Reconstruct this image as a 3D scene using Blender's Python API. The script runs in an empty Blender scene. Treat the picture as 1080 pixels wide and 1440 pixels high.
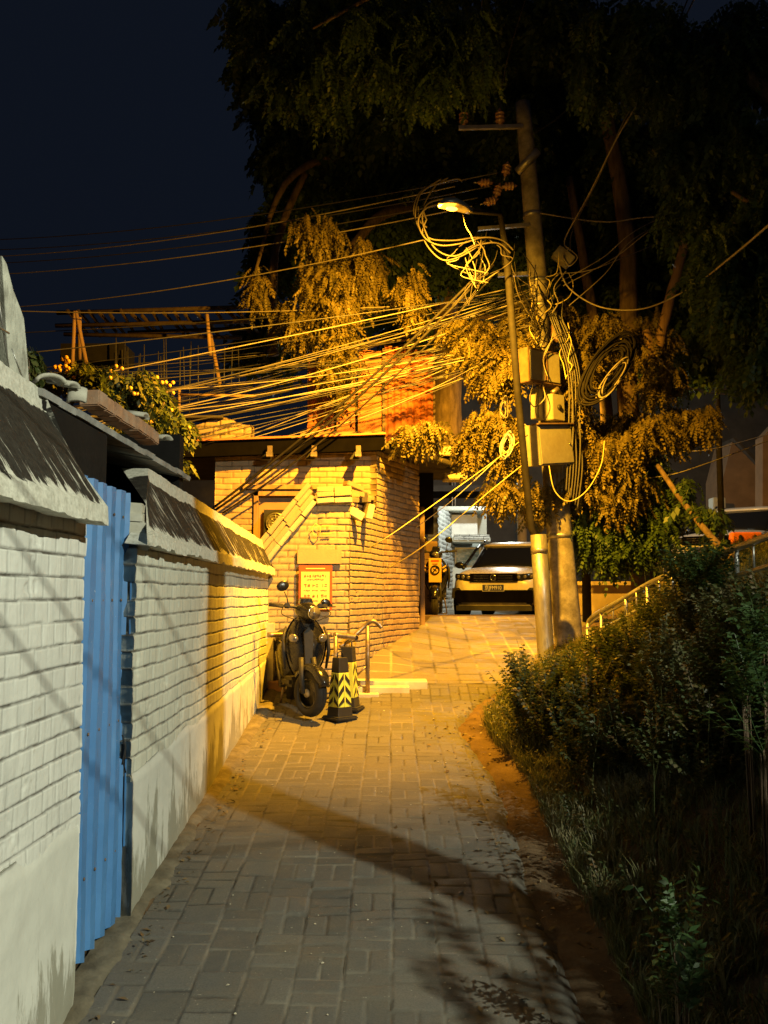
import bpy, bmesh, math, random
import numpy as np
from mathutils import Vector, Matrix, Euler
random.seed(7); RS=np.random.RandomState(11)
PI=math.pi
SC=bpy.context.scene
COL=SC.collection
# ---------------------------------------------------------------- camera
F=1300.0; EYE=1.64
PITCH=math.atan(118/F); YAW=9/F
cd=bpy.data.cameras.new('camera'); cam=bpy.data.objects.new('camera',cd); COL.objects.link(cam)
cam.location=(0,0,EYE); cam.rotation_euler=(PI/2+PITCH,0,YAW)
cd.sensor_fit='VERTICAL'; cd.sensor_height=24; cd.lens=24*F/1440; cd.clip_end=500; cd.clip_start=.05
SC.camera=cam
RM=Euler((PI/2+PITCH,0,YAW)).to_matrix()
def G(px,py,Y):
    d=RM@Vector(((px-540)/F,(720-py)/F,-1)); t=Y/d.y
    return Vector((0,0,EYE))+d*t
# ---------------------------------------------------------------- noise
def vnoise(x,y,seed=0):
    x=np.asarray(x,float); y=np.asarray(y,float)
    xi=np.floor(x).astype(np.int64); yi=np.floor(y).astype(np.int64)
    fx=x-xi; fy=y-yi; fx=fx*fx*(3-2*fx); fy=fy*fy*(3-2*fy)
    def h(a,b):
        n=(a*374761393+b*668265263+seed*974634777)&0x7fffffff
        n=((n^(n>>13))*1274126177)&0x7fffffff
        return ((n^(n>>16))&0xffff)/65535.0
    return (h(xi,yi)*(1-fx)+h(xi+1,yi)*fx)*(1-fy)+(h(xi,yi+1)*(1-fx)+h(xi+1,yi+1)*fx)*fy
def fbm(x,y,o=4,seed=0):
    s=0;a=.5
    for k in range(o): s=s+a*vnoise(np.asarray(x)*2**k,np.asarray(y)*2**k,seed+k*17); a*=.5
    return s
def hash1(a,b=0,seed=0):
    a=np.asarray(a).astype(np.int64); b=np.asarray(b).astype(np.int64)
    n=(a*73856093^b*19349663^(seed*83492791))&0x7fffffff
    n=((n^(n>>13))*1274126177)&0x7fffffff
    return ((n^(n>>16))&0xffff)/65535.0
def sstep(a,b,x):
    t=np.clip((np.asarray(x,float)-a)/(b-a),0,1); return t*t*(3-2*t)
# ---------------------------------------------------------------- objects
def tag(o,label,cat=None,group=None,kind=None):
    if label: o['label']=label
    if cat: o['category']=cat
    if group: o['group']=group
    if kind: o['kind']=kind
    return o
def thing(name,label,cat,loc=(0,0,0),rz=0,group=None):
    o=bpy.data.objects.new(name,None); COL.objects.link(o); o.empty_display_size=.1
    o.location=loc; o.rotation_euler=(0,0,rz); return tag(o,label,cat,group)
def copy_tree(o,parent=None):
    c=o.copy(); COL.objects.link(c); c.parent=parent
    for ch in list(KIDS.get(o.name,[])):
        copy_tree(ch,c)
    return c
KIDS={}
def setp(o,parent):
    if parent is not None:
        o.parent=parent
        KIDS.setdefault(parent.name,[]).append(o)
def np_mesh(name,V,Fq,mat,parent=None,attrs=None,smooth=False):
    me=bpy.data.meshes.new(name)
    V=np.asarray(V,np.float32); Fq=np.asarray(Fq,np.int32)
    k=Fq.shape[1]
    me.vertices.add(len(V)); me.vertices.foreach_set('co',V.ravel())
    me.loops.add(Fq.size); me.loops.foreach_set('vertex_index',Fq.ravel())
    me.polygons.add(len(Fq)); me.polygons.foreach_set('loop_start',np.arange(0,Fq.size,k,dtype=np.int32))
    me.polygons.foreach_set('loop_total',np.full(len(Fq),k,np.int32))
    me.update(calc_edges=True); me.validate()
    if smooth is not False: me.polygons.foreach_set('use_smooth',np.full(len(me.polygons),True))
    for a,v in (attrs or {}).items():
        at=me.attributes.new(a,'FLOAT','POINT'); at.data.foreach_set('value',np.asarray(v,np.float32).ravel())
    if mat: me.materials.append(mat)
    o=bpy.data.objects.new(name,me); COL.objects.link(o); setp(o,parent); return o
class MB:
    def __init__(s): s.v=[]; s.f=[]; s.m=[]; s.mats=[]; s.sm=[]
    def mi(s,mat):
        if mat not in s.mats: s.mats.append(mat)
        return s.mats.index(mat)
    def add(s,v,f,mat=None,smooth=False):
        b=len(s.v); s.v+= [tuple(x) for x in v]; k=s.mi(mat) if mat else 0
        for q in f: s.f.append([b+i for i in q]); s.m.append(k); s.sm.append(smooth)
        return s
    def box(s,c,d,mat=None,rot=None,bev=0.0):
        hx,hy,hz=d[0]/2,d[1]/2,d[2]/2
        if bev<=0:
            P=[(x*hx,y*hy,z*hz) for z in(-1,1) for y in(-1,1) for x in(-1,1)]
            fs=[(0,2,3,1),(4,5,7,6),(0,1,5,4),(2,6,7,3),(0,4,6,2),(1,3,7,5)]
        else:
            bm=bmesh.new(); bmesh.ops.create_cube(bm,size=1)
            for v in bm.verts: v.co=Vector((v.co.x*d[0],v.co.y*d[1],v.co.z*d[2]))
            bmesh.ops.bevel(bm,geom=bm.edges[:],offset=bev,segments=2,affect='EDGES')
            bm.verts.index_update()
            P=[v.co.copy() for v in bm.verts]; fs=[[v.index for v in f.verts] for f in bm.faces]; bm.free()
        if rot is not None:
            R=rot if isinstance(rot,Matrix) else Euler(rot).to_matrix()
            P=[R@Vector(p) for p in P]
        s.add([(p[0]+c[0],p[1]+c[1],p[2]+c[2]) for p in P],fs,mat); return s
    def tube(s,pts,r,mat=None,n=8,cap=True,smooth=True,closed=False):
        pts=[Vector(p) for p in pts]; N=len(pts)
        rs=r if isinstance(r,(list,tuple)) else [r]*N
        V=[];Fc=[]; up=None
        for i,p in enumerate(pts):
            if closed: t=(pts[(i+1)%N]-pts[i-1])
            else: t=(pts[min(i+1,N-1)]-pts[max(i-1,0)])
            if t.length<1e-9: t=Vector((0,0,1))
            t.normalize()
            if up is None:
                up=Vector((0,0,1)) if abs(t.z)<.9 else Vector((0,1,0))
            a=t.cross(up)
            if a.length<1e-5: a=t.cross(Vector((1,.3,0)))
            a.normalize(); b=a.cross(t).normalized(); up=b
            for k in range(n):
                w=2*PI*k/n; V.append(p+(a*math.cos(w)+b*math.sin(w))*rs[i])
        M=N if closed else N-1
        for i in range(M):
            for k in range(n):
                j=(i+1)%N
                Fc.append((i*n+k,i*n+(k+1)%n,j*n+(k+1)%n,j*n+k))
        if cap and not closed:
            Fc.append(tuple(range(n))[::-1]); Fc.append(tuple((N-1)*n+k for k in range(n)))
        s.add(V,Fc,mat,smooth); return s
    def lathe(s,prof,mat=None,n=24,axis='Z',c=(0,0,0),rot=None,smooth=True):
        V=[];Fc=[]
        for (r,z) in prof:
            for k in range(n):
                w=2*PI*k/n; p=Vector((r*math.cos(w),r*math.sin(w),z))
                if axis=='X': p=Vector((p.z,p.x,p.y))
                if axis=='Y': p=Vector((p.x,p.z,p.y))
                if rot is not None: p=(rot if isinstance(rot,Matrix) else Euler(rot).to_matrix())@p
                V.append(p+Vector(c))
        for i in range(len(prof)-1):
            for k in range(n): Fc.append((i*n+k,i*n+(k+1)%n,(i+1)*n+(k+1)%n,(i+1)*n+k))
        if prof[0][0]>1e-6: Fc.append(tuple(range(n))[::-1])
        if prof[-1][0]>1e-6: Fc.append(tuple((len(prof)-1)*n+k for k in range(n)))
        s.add(V,Fc,mat,smooth); return s
    def prism(s,poly,d,mat=None,o=(0,0,0),ux=(1,0,0),uz=(0,0,1)):
        # polygon in plane ux,uz, extruded by vector d
        ux=Vector(ux);uz=Vector(uz);o=Vector(o);d=Vector(d); n=len(poly)
        A=[o+ux*p[0]+uz*p[1] for p in poly]; B=[a+d for a in A]
        s.add(A+B,[tuple(range(n)),tuple(range(2*n-1,n-1,-1))]+[(i,i+n,(i+1)%n+n,(i+1)%n) for i in range(n)],mat); return s
    def loft(s,secs,mat=None,smooth=True,cap=True):
        n=len(secs[0]); V=[p for q in secs for p in q]; Fc=[]
        for i in range(len(secs)-1):
            for k in range(n): Fc.append((i*n+k,i*n+(k+1)%n,(i+1)*n+(k+1)%n,(i+1)*n+k))
        if cap: Fc.append(tuple(range(n))[::-1]); Fc.append(tuple((len(secs)-1)*n+k for k in range(n)))
        s.add(V,Fc,mat,smooth); return s
    def build(s,name,mat=None,parent=None,bevel=0,subs=0):
        me=bpy.data.meshes.new(name); me.from_pydata([tuple(v) for v in s.v],[],s.f)
        mats=[m for m in s.mats]
        if mats and mats!=[None]:
            for m in mats: me.materials.append(m)
            me.polygons.foreach_set('material_index',s.m)
        elif mat: me.materials.append(mat)
        me.polygons.foreach_set('use_smooth',s.sm)
        bm=bmesh.new(); bm.from_mesh(me); bmesh.ops.recalc_face_normals(bm,faces=bm.faces[:]); bm.to_mesh(me); bm.free()
        me.update()
        o=bpy.data.objects.new(name,me); COL.objects.link(o); setp(o,parent)
        if bevel:
            m=o.modifiers.new('b','BEVEL'); m.width=bevel; m.segments=2; m.limit_method='ANGLE'; m.angle_limit=math.radians(40)
        if subs:
            m=o.modifiers.new('s','SUBSURF'); m.levels=subs; m.render_levels=subs
        return o
def B1(name,c,d,mat,parent=None,rot=None,bev=0.0): return MB().box(c,d,None,rot,bev).build(name,mat,parent)
def sph(mb,c,r,mat=None,n=12,sc=(1,1,1),rot=None):
    prof=[(r*math.sin(PI*i/n),-r*math.cos(PI*i/n)) for i in range(n+1)]
    V=[];Fc=[];m=n+4
    for (a,z) in prof:
        for k in range(m):
            w=2*PI*k/m; p=Vector((a*math.cos(w)*sc[0],a*math.sin(w)*sc[1],z*sc[2]))
            if rot is not None: p=Euler(rot).to_matrix()@p
            V.append(p+Vector(c))
    for i in range(n):
        for k in range(m): Fc.append((i*m+k,i*m+(k+1)%m,(i+1)*m+(k+1)%m,(i+1)*m+k))
    mb.add(V,Fc,mat,True)
def text_obj(name,txt,size,mat,parent=None,loc=(0,0,0),rot=(0,0,0),ext=.001,align='CENTER',sx=1):
    cu=bpy.data.curves.new(name,'FONT'); cu.body=txt; cu.size=size; cu.extrude=ext; cu.align_x=align; cu.align_y='CENTER'
    t=bpy.data.objects.new('tmp',cu); COL.objects.link(t)
    bpy.context.view_layer.update()
    me=bpy.data.meshes.new_from_object(t.evaluated_get(bpy.context.evaluated_depsgraph_get()))
    bpy.data.objects.remove(t); bpy.data.curves.remove(cu)
    me.name=name; me.materials.clear(); me.materials.append(mat)
    o=bpy.data.objects.new(name,me); COL.objects.link(o); setp(o,parent)
    o.location=loc; o.rotation_euler=rot; o.scale=(sx,1,1); return o
# ---------------------------------------------------------------- materials
def newmat(name):
    m=bpy.data.materials.new(name); m.use_nodes=True; nt=m.node_tree; nt.nodes.clear()
    out=nt.nodes.new('ShaderNodeOutputMaterial'); bs=nt.nodes.new('ShaderNodeBsdfPrincipled')
    nt.links.new(bs.outputs[0],out.inputs[0]); return m,nt,bs,out
def N(nt,t,**k):
    n=nt.nodes.new('ShaderNode'+t)
    for a,b in k.items():
        if a.startswith('i_'): n.inputs[a[2:].replace('_',' ')].default_value=b
        else: setattr(n,a,b)
    return n
def ramp(nt,fac,stops):
    r=nt.nodes.new('ShaderNodeValToRGB'); e=r.color_ramp.elements
    while len(e)<len(stops): e.new(.5)
    for i,(p,c) in enumerate(stops):
        e[i].position=p; e[i].color=(c[0],c[1],c[2],1) if isinstance(c,(tuple,list)) else (c,c,c,1)
    nt.links.new(fac,r.inputs[0]); return r.outputs[0]
def mix(nt,f,a,b,mode='MIX'):
    m=nt.nodes.new('ShaderNodeMix'); m.data_type='RGBA'; m.blend_type=mode
    for s,v in ((m.inputs[0],f),(m.inputs[6],a),(m.inputs[7],b)):
        if isinstance(v,(int,float)): s.default_value=v
        elif isinstance(v,(tuple,list)): s.default_value=(v[0],v[1],v[2],1)
        else: nt.links.new(v,s)
    return m.outputs[2]
def mth(nt,op,a,b=0.5,c=None):
    m=nt.nodes.new('ShaderNodeMath'); m.operation=op
    for s,v in zip(m.inputs,(a,b,c)):
        if v is None: continue
        if isinstance(v,(int,float)): s.default_value=v
        else: nt.links.new(v,s)
    return m.outputs[0]
def coords(nt,scale=(1,1,1),kind='Object'):
    tc=nt.nodes.new('ShaderNodeTexCoord'); mp=nt.nodes.new('ShaderNodeMapping'); mp.inputs['Scale'].default_value=scale
    nt.links.new(tc.outputs[kind],mp.inputs[0]); return mp.outputs[0]
def noise(nt,vec,scale,detail=6,rough=.6):
    n=N(nt,'TexNoise'); n.inputs['Scale'].default_value=scale; n.inputs['Detail'].default_value=detail; n.inputs['Roughness'].default_value=rough
    nt.links.new(vec,n.inputs['Vector']); return n.outputs[0]
def attr(nt,name):
    a=N(nt,'Attribute'); a.attribute_name=name; return a.outputs['Fac']
def bump(nt,bs,h,st=.3,dist=.01):
    b=N(nt,'Bump'); b.inputs['Strength'].default_value=st; b.inputs['Distance'].default_value=dist
    nt.links.new(h,b.inputs['Height']); nt.links.new(b.outputs[0],bs.inputs['Normal'])
def S(name,col,rough=.6,metal=0.0,var=.25,scale=8,bmp=.15,spec=.5,stretch=(1,1,1),dirt=None):
    m,nt,bs,_=newmat(name)
    v=coords(nt,stretch); n=noise(nt,v,scale); n2=noise(nt,v,scale*7,4)
    f=ramp(nt,n,[(.3,1-var),(.7,1+var)]) if False else None
    dark=tuple(c*(1-var) for c in col); lite=tuple(min(1,c*(1+var)) for c in col)
    c=ramp(nt,n,[(.32,dark),(.5,col),(.68,lite)])
    if dirt:
        c=mix(nt,ramp(nt,noise(nt,v,scale*.6,8,.7),[(.45,0.0),(.65,dirt[1])]),c,dirt[0])
    nt.links.new(c,bs.inputs['Base Color'])
    r=ramp(nt,n2,[(.3,max(0,rough-.12)),(.7,min(1,rough+.12))]); nt.links.new(r,bs.inputs['Roughness'])
    bs.inputs['Metallic'].default_value=metal
    bs.inputs['Specular IOR Level'].default_value=spec
    if bmp: bump(nt,bs,n2,bmp,.004)
    return m
def emis(name,col,st):
    m,nt,bs,_=newmat(name); bs.inputs['Base Color'].default_value=(*col,1)
    bs.inputs['Emission Color'].default_value=(*col,1); bs.inputs['Emission Strength'].default_value=st; return m
def brick_mat(name,base,var,joint,jd=(.03,.03,.03),peel=None,streak=.15,stainlow=None,rough=.75):
    m,nt,bs,_=newmat(name)
    v=coords(nt); j=attr(nt,'joint'); r=attr(nt,'rnd')
    c=ramp(nt,r,[(0,tuple(x*(1-var) for x in base)),(.5,base),(1,tuple(min(1,x*(1+var*.6)) for x in base))])
    n1=noise(nt,v,5,8,.65)
    c=mix(nt,ramp(nt,n1,[(.35,0.0),(.75,.35)]),c,tuple(x*.62 for x in base))
    vs=coords(nt,(7,7,.6)); n2=noise(nt,vs,3.5,5,.6)
    c=mix(nt,ramp(nt,n2,[(.5,0.0),(.72,streak)]),c,tuple(x*.45 for x in base))
    if peel:
        n3=noise(nt,v,2.2,10,.75)
        c=mix(nt,ramp(nt,n3,[(.60,0.0),(.66,.85)]),c,peel)
    jm=mth(nt,'MULTIPLY',j,ramp(nt,noise(nt,v,9,5,.6),[(.25,joint*.45),(.6,joint)]))
    c=mix(nt,jm,c,jd)
    nt.links.new(c,bs.inputs['Base Color']); bs.inputs['Roughness'].default_value=rough
    bs.inputs['Specular IOR Level'].default_value=.3
    h=mth(nt,'ADD',noise(nt,v,60,6,.65),mth(nt,'MULTIPLY',noise(nt,coords(nt,(14,14,1.6)),3,4,.6),1.6 if peel and 'white' in name else 0.0)); bump(nt,bs,h,.5,.004)
    return m
M={}
M['wallpaint']=brick_mat('white_painted_brick',(.64,.64,.58),.07,1.0,(.09,.08,.065),(.40,.37,.29),.38)
M['wallpaint2']=brick_mat('white_painted_brick_worn',(.60,.60,.50),.08,1.0,(.07,.06,.05),(.36,.31,.23),.30)
M['yellowbrick']=brick_mat('pale_painted_brick',(.43,.35,.22),.08,.9,(.09,.06,.04),(.48,.38,.26),.25)
M['sidebrick']=brick_mat('pale_side_brick',(.42,.335,.21),.15,1.0,(.05,.03,.02),(.38,.28,.18),.35)
M['oldbrick']=brick_mat('buff_old_brick',(.40,.28,.165),.25,.8,(.08,.05,.03),(.36,.25,.16),.3)
M['whitebrick']=brick_mat('cold_white_brick',(.6,.62,.6),.1,1.0,(.05,.05,.05),None,.2)
M['shedbrick']=brick_mat('loose_brick',(.36,.27,.16),.3,1.0,(.04,.03,.02),(.4,.34,.25),.2)
# cap of the wall: white bands and black weathered slope
def cap_mat():
    m,nt,bs,_=newmat('weathered_cap_plaster')
    u=attr(nt,'cu'); w=attr(nt,'cv'); cmb=N(nt,'CombineXYZ'); nt.links.new(u,cmb.inputs[0]); nt.links.new(w,cmb.inputs[1])
    mp=N(nt,'Mapping'); mp.inputs['Scale'].default_value=(14,.9,1); nt.links.new(cmb.outputs[0],mp.inputs[0])
    n=noise(nt,mp.outputs[0],1.6,8,.72)
    mp2=N(nt,'Mapping'); mp2.inputs['Scale'].default_value=(2.2,1.6,1); nt.links.new(cmb.outputs[0],mp2.inputs[0])
    nl=noise(nt,mp2.outputs[0],1.3,6,.7)
    wob=mth(nt,'ADD',w,mth(nt,'MULTIPLY',mth(nt,'SUBTRACT',nl,.5),.3)); wob=mth(nt,'ADD',wob,mth(nt,'MULTIPLY',mth(nt,'SUBTRACT',n,.5),.10))
    band=ramp(nt,wob,[(.25,.05),(.30,.62),(.74,.66),(.80,.03)])
    f=mth(nt,'ADD',mth(nt,'MULTIPLY',mth(nt,'SUBTRACT',n,.5),1.9),mth(nt,'ADD',mth(nt,'MULTIPLY',mth(nt,'SUBTRACT',nl,.5),.8),band))
    k=ramp(nt,f,[(.40,0.0),(.50,1.0)])
    v=coords(nt); fine=noise(nt,v,40,6,.7)
    white=ramp(nt,fine,[(.3,(.36,.35,.28)),(.6,(.60,.59,.50))])
    dark=ramp(nt,fine,[(.3,(.010,.0095,.008)),(.7,(.04,.037,.030))])
    nt.links.new(mix(nt,k,white,dark),bs.inputs['Base Color']); bs.inputs['Roughness'].default_value=.8
    bs.inputs['Specular IOR Level'].default_value=.2
    bump(nt,bs,fine,.5,.006); return m
M['cap']=cap_mat()
M['plaster']=S('cement_render',(.50,.48,.39),.85,0,.12,3,.4,.2,dirt=((.20,.18,.13),.7))
def lowplaster(name,zlo,col=(.61,.61,.54)):
    m,nt,bs,_=newmat(name); v=coords(nt); r=attr(nt,'hgt')
    vs=coords(nt,(3,3,.7)); n=noise(nt,vs,1.6,9,.72); n2=noise(nt,v,5,7,.65)
    f=mth(nt,'ADD',n,mth(nt,'MULTIPLY',mth(nt,'SUBTRACT',.45,r),.42))
    c=ramp(nt,n2,[(.3,tuple(x*.85 for x in col)),(.7,col)])
    c=mix(nt,ramp(nt,f,[(.56,0.0),(.62,.85)]),c,(.24,.23,.17))
    nt.links.new(c,bs.inputs['Base Color']); bs.inputs['Roughness'].default_value=.85; bs.inputs['Specular IOR Level'].default_value=.2
    bump(nt,bs,noise(nt,v,30,8,.7),.4,.006); return m
M['lowplaster']=lowplaster('smooth_wall_plaster',0)
def pave_mat(name,a,b,jc,jf):
    m,nt,bs,_=newmat(name); v=coords(nt); r=attr(nt,'rnd'); j=attr(nt,'joint')
    c=ramp(nt,r,[(0,a),(1,b)])
    c=mix(nt,ramp(nt,noise(nt,v,1.6,8,.7),[(.42,0.0),(.68,.6)]),c,(.17,.145,.10))
    c=mix(nt,ramp(nt,noise(nt,v,130,3,.6),[(.35,.35),(.6,0.0)]),c,(.04,.036,.03))
    c=mix(nt,ramp(nt,noise(nt,v,55,2,.5),[(.70,0.0),(.76,.6)]),c,(.36,.32,.24))
    f=mth(nt,'MULTIPLY',j,jf)
    c=mix(nt,f,c,mix(nt,ramp(nt,noise(nt,v,.9,5,.6),[(.42,0.0),(.58,1.0)]),(.035,.032,.028),jc))
    nt.links.new(c,bs.inputs['Base Color'])
    rr=ramp(nt,noise(nt,v,6,6,.6),[(.3,.5),(.7,.85)]); nt.links.new(rr,bs.inputs['Roughness']); bs.inputs['Specular IOR Level'].default_value=.35
    bump(nt,bs,noise(nt,v,110,5,.7),.35,.003); return m
M['pave']=pave_mat('grey_pavers',(.092,.088,.076),(.132,.125,.107),(.20,.175,.13),.85)
M['pave2']=pave_mat('ramp_pavers',(.15,.13,.095),(.22,.195,.14),(.42,.36,.25),.8)
def dirt_mat():
    m,nt,bs,_=newmat('dirt'); v=coords(nt)
    c=ramp(nt,noise(nt,v,2,9,.7),[(.3,(.06,.042,.025)),(.5,(.13,.088,.05)),(.7,(.21,.145,.08))])
    c=mix(nt,ramp(nt,noise(nt,v,45,4,.6),[(.66,0.0),(.72,.7)]),c,(.27,.21,.13))
    nt.links.new(c,bs.inputs['Base Color']); bs.inputs['Roughness'].default_value=.95; bs.inputs['Specular IOR Level'].default_value=.1
    bump(nt,bs,noise(nt,v,25,9,.75),.8,.02); return m
M['dirt']=dirt_mat()
M['sand']=S('sandy_mortar_strip',(.15,.13,.09),.95,0,.35,9,.9,.1,dirt=((.10,.085,.06),.7))
def blue_mat():
    m,nt,bs,_=newmat('blue_painted_steel'); v=coords(nt)
    c=ramp(nt,noise(nt,v,3,6,.6),[(.3,(.05,.165,.38)),(.7,(.075,.225,.48))])
    c=mix(nt,ramp(nt,noise(nt,coords(nt,(4,4,.5)),5,7,.7),[(.55,0.0),(.75,.55)]),c,(.16,.27,.42))
    c=mix(nt,ramp(nt,noise(nt,v,60,3,.5),[(.74,0.0),(.78,.9)]),c,(.6,.65,.62))
    c=mix(nt,ramp(nt,noise(nt,coords(nt,(9,9,1.2)),2.5,8,.75),[(.60,0.0),(.72,.7)]),c,(.10,.085,.06))
    nt.links.new(c,bs.inputs['Base Color']); bs.inputs['Roughness'].default_value=.5
    bump(nt,bs,noise(nt,v,6,4,.5),.25,.01); return m
M['blue']=blue_mat()
def leaf_mat(name,cols,trans=.3,tcol=(.14,.2,.03)):
    m,nt,bs,out=newmat(name); r=attr(nt,'rnd')
    c=ramp(nt,r,[(i/(len(cols)-1),x) for i,x in enumerate(cols)])
    nt.links.new(c,bs.inputs['Base Color']); bs.inputs['Roughness'].default_value=.5; bs.inputs['Specular IOR Level'].default_value=.35
    t=N(nt,'BsdfTranslucent'); nt.links.new(mix(nt,.6,c,tcol),t.inputs[0])
    mx=N(nt,'MixShader'); mx.inputs[0].default_value=trans
    nt.links.new(bs.outputs[0],mx.inputs[1]); nt.links.new(t.outputs[0],mx.inputs[2]); nt.links.new(mx.outputs[0],out.inputs[0]); return m
M['leaf']=leaf_mat('lit_locust_leaf',[(.11,.092,.025),(.17,.132,.036),(.23,.17,.05)])  # paler leaf tone for sprays near the lamp; lamplight put into the colour
M['leafdark']=leaf_mat('shaded_leaf',[(.02,.045,.014),(.04,.075,.02),(.06,.10,.03)],.2)  # darker leaf copy; the shade of the canopy is put into the colour
M['shrub']=leaf_mat('shrub_leaf',[(.020,.034,.012),(.038,.055,.018),(.06,.06,.022),(.13,.07,.03)],.2)
M['citrus']=leaf_mat('citrus_leaf',[(.03,.05,.012),(.07,.09,.02),(.15,.12,.03)],.2)
M['drygrass']=leaf_mat('grass_blade',[(.06,.075,.025),(.12,.12,.05),(.22,.18,.10)],.2)
M['weed']=leaf_mat('weed_leaf',[(.018,.038,.012),(.03,.06,.018),(.045,.08,.024)],.2)
M['fruit']=S('kumquat_skin',(.75,.42,.05),.4,0,.1,5,.05)
M['bark']=S('bark',(.12,.085,.055),.9,0,.45,14,1.0,.15,stretch=(1,1,.25))
M['concrete']=S('pole_concrete',(.27,.25,.21),.85,0,.3,7,.6,.2,dirt=((.10,.09,.075),.85))
M['concretel']=S('bright_step_concrete',(.55,.50,.38),.85,0,.15,5,.4,.2,dirt=((.34,.29,.2),.6))
M['concreted']=S('dark_roof_concrete',(.07,.06,.05),.9,0,.3,4,.5,.2)
M['galv']=S('galvanised_steel',(.40,.40,.37),.42,.75,.25,6,.2,.5,stretch=(1,1,.3),dirt=((.22,.19,.15),.6))
M['pipe']=S('rail_steel',(.28,.23,.17),.38,.7,.3,12,.2,dirt=((.14,.07,.03),.6))
M['blackmetal']=S('black_pole_paint',(.018,.016,.015),.75,0,.3,8,.2,.15)
M['rubber']=S('rubber',(.022,.021,.02),.75,0,.2,20,.3,.3)
M['cable']=S('black_cable',(.05,.047,.043),.45,0,.2,10,0,.5)
M['cablegrey']=S('pale_cable',(.24,.21,.16),.5,0,.2,10,0,.5)
M['coilblack']=S('coil_black',(.015,.013,.012),.75,0,.2,10,0,.15)
M['cableloop']=S('lit_cable',(.05,.042,.035),.6,0,.2,10,0,.25)
M['cableyellow']=S('yellow_cable',(.50,.42,.14),.5,0,.2,10,0,.5)
M['cablewhite']=S('white_cable',(.62,.62,.58),.5,0,.1,10,0,.5)
M['wood']=S('weathered_timber',(.30,.19,.10),.85,0,.35,10,.6,.2,stretch=(1,1,.15))
M['rawbrick']=S('raw_red_brick',(.36,.20,.11),.9,0,.2,15,.6,.2,dirt=((.3,.26,.2),.5))
M['box']=S('beige_meter_box',(.27,.265,.22),.5,.1,.15,4,.15,.4,dirt=((.18,.16,.12),.7))
M['boxrust']=S('box_frame_rust',(.16,.10,.06),.7,.2,.3,9,.4)
M['roofsheet']=S('asbestos_sheet',(.30,.30,.28),.8,0,.25,5,.4,.2,dirt=((.12,.11,.09),.7))
M['orange']=S('orange_painted_sheet',(.46,.15,.05),.6,.1,.12,2,.2,.4,dirt=((.30,.11,.05),.35))
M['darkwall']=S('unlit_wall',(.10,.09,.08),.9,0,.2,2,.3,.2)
M['tanwall']=S('tan_render',(.26,.17,.10),.9,0,.2,2,.3,.2,dirt=((.2,.14,.1),.5))
M['retain']=S('retaining_concrete',(.46,.38,.26),.9,0,.2,2,.4,.2,dirt=((.3,.24,.17),.6))
M['black']=S('gloss_black_plastic',(.012,.012,.013),.22,0,.2,6,.02,.5)
M['matblack']=S('matte_black_plastic',(.022,.021,.02),.6,0,.2,20,.2,.4)
M['chrome']=S('chrome',(.6,.6,.58),.18,1,.05,8,.03)
M['alu']=S('cast_aluminium',(.36,.34,.3),.4,.8,.15,10,.1)
M['lens']=S('clear_lens',(.26,.24,.2),.1,.6,.1,8,.02,.8)
M['amber']=S('amber_lens',(.55,.25,.05),.2,0,.1,8,.02,.8)
M['mirror']=S('mirror_glass',(.03,.03,.03),.1,.2,.05,8,0,.8)
M['redboard']=S('red_board',(.60,.10,.03),.5,0,.08,6,.05,.4)
M['yellowpaper']=S('yellow_paper',(.78,.62,.22),.6,0,.06,6,.05,.3)
M['ink']=S('brown_ink',(.30,.12,.03),.6,0,.1,6,0,.3)
M['blackink']=S('black_ink',(.02,.02,.02),.6,0,.1,6,0,.3)
M['coneyellow']=S('reflective_yellow',(.72,.72,.10),.35,0,.08,10,.05,.6)
M['coneblack']=S('cone_black',(.022,.02,.018),.5,0,.2,10,.1,.5)
M['conered']=S('cone_red_ink',(.35,.04,.02),.5,0,.1,10,0,.5)
M['goldpaint']=S('pale_gold_car_paint',(.74,.68,.54),.3,0,.04,3,.01,.6)
M['whitepaint']=S('white_car_paint',(.7,.7,.68),.2,0,.04,3,.01,.6)
M['greypaint']=S('dark_green_car_paint',(.09,.11,.10),.22,.3,.06,3,.01,.6)
M['glass']=S('car_glass',(.012,.013,.013),.06,0,.05,3,0,.8)
M['plate']=S('plate_blue',(.02,.03,.12),.4,0,.05,8,0,.5)
M['platewhite']=S('plate_white',(.78,.76,.72),.4,0,.05,8,0,.5)
M['porcelain']=S('brown_insulator',(.35,.2,.1),.2,0,.15,10,0,.6)
M['whiteframe']=S('white_window_frame',(.75,.77,.74),.5,0,.08,5,.1,.4)
M['whitewall']=S('white_render',(.68,.72,.66),.8,0,.08,3,.2,.2,dirt=((.45,.46,.42),.4))
M['cardyellow']=S('orange_card',(.78,.50,.14),.5,0,.05,8,.02,.4)
M['orangebarrier']=S('orange_barrier',(.7,.18,.03),.5,0,.1,6,.1,.4)
M['greywood']=S('white_flaking_board',(.46,.46,.38),.85,0,.25,18,.6,.2,stretch=(1,1,.3),dirt=((.14,.13,.10),.75))
M['deepblack']=S('grille_and_shade_black',(.004,.0035,.003),.95,0,.2,8,.2,0)  # near-black for the car grilles and for painted recess shade on the fascia
M['woodd']=S('shaded_timber',(.05,.035,.022),.9,0,.3,10,.4,.1)  # darker copy of the pergola timber; missing light is put into the colour
M['blackhole']=S('unlit_void_black',(.012,.011,.01),.95,0,.2,8,.2,.1)  # near-black colour standing in for the dark of unlit interiors and gaps
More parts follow.
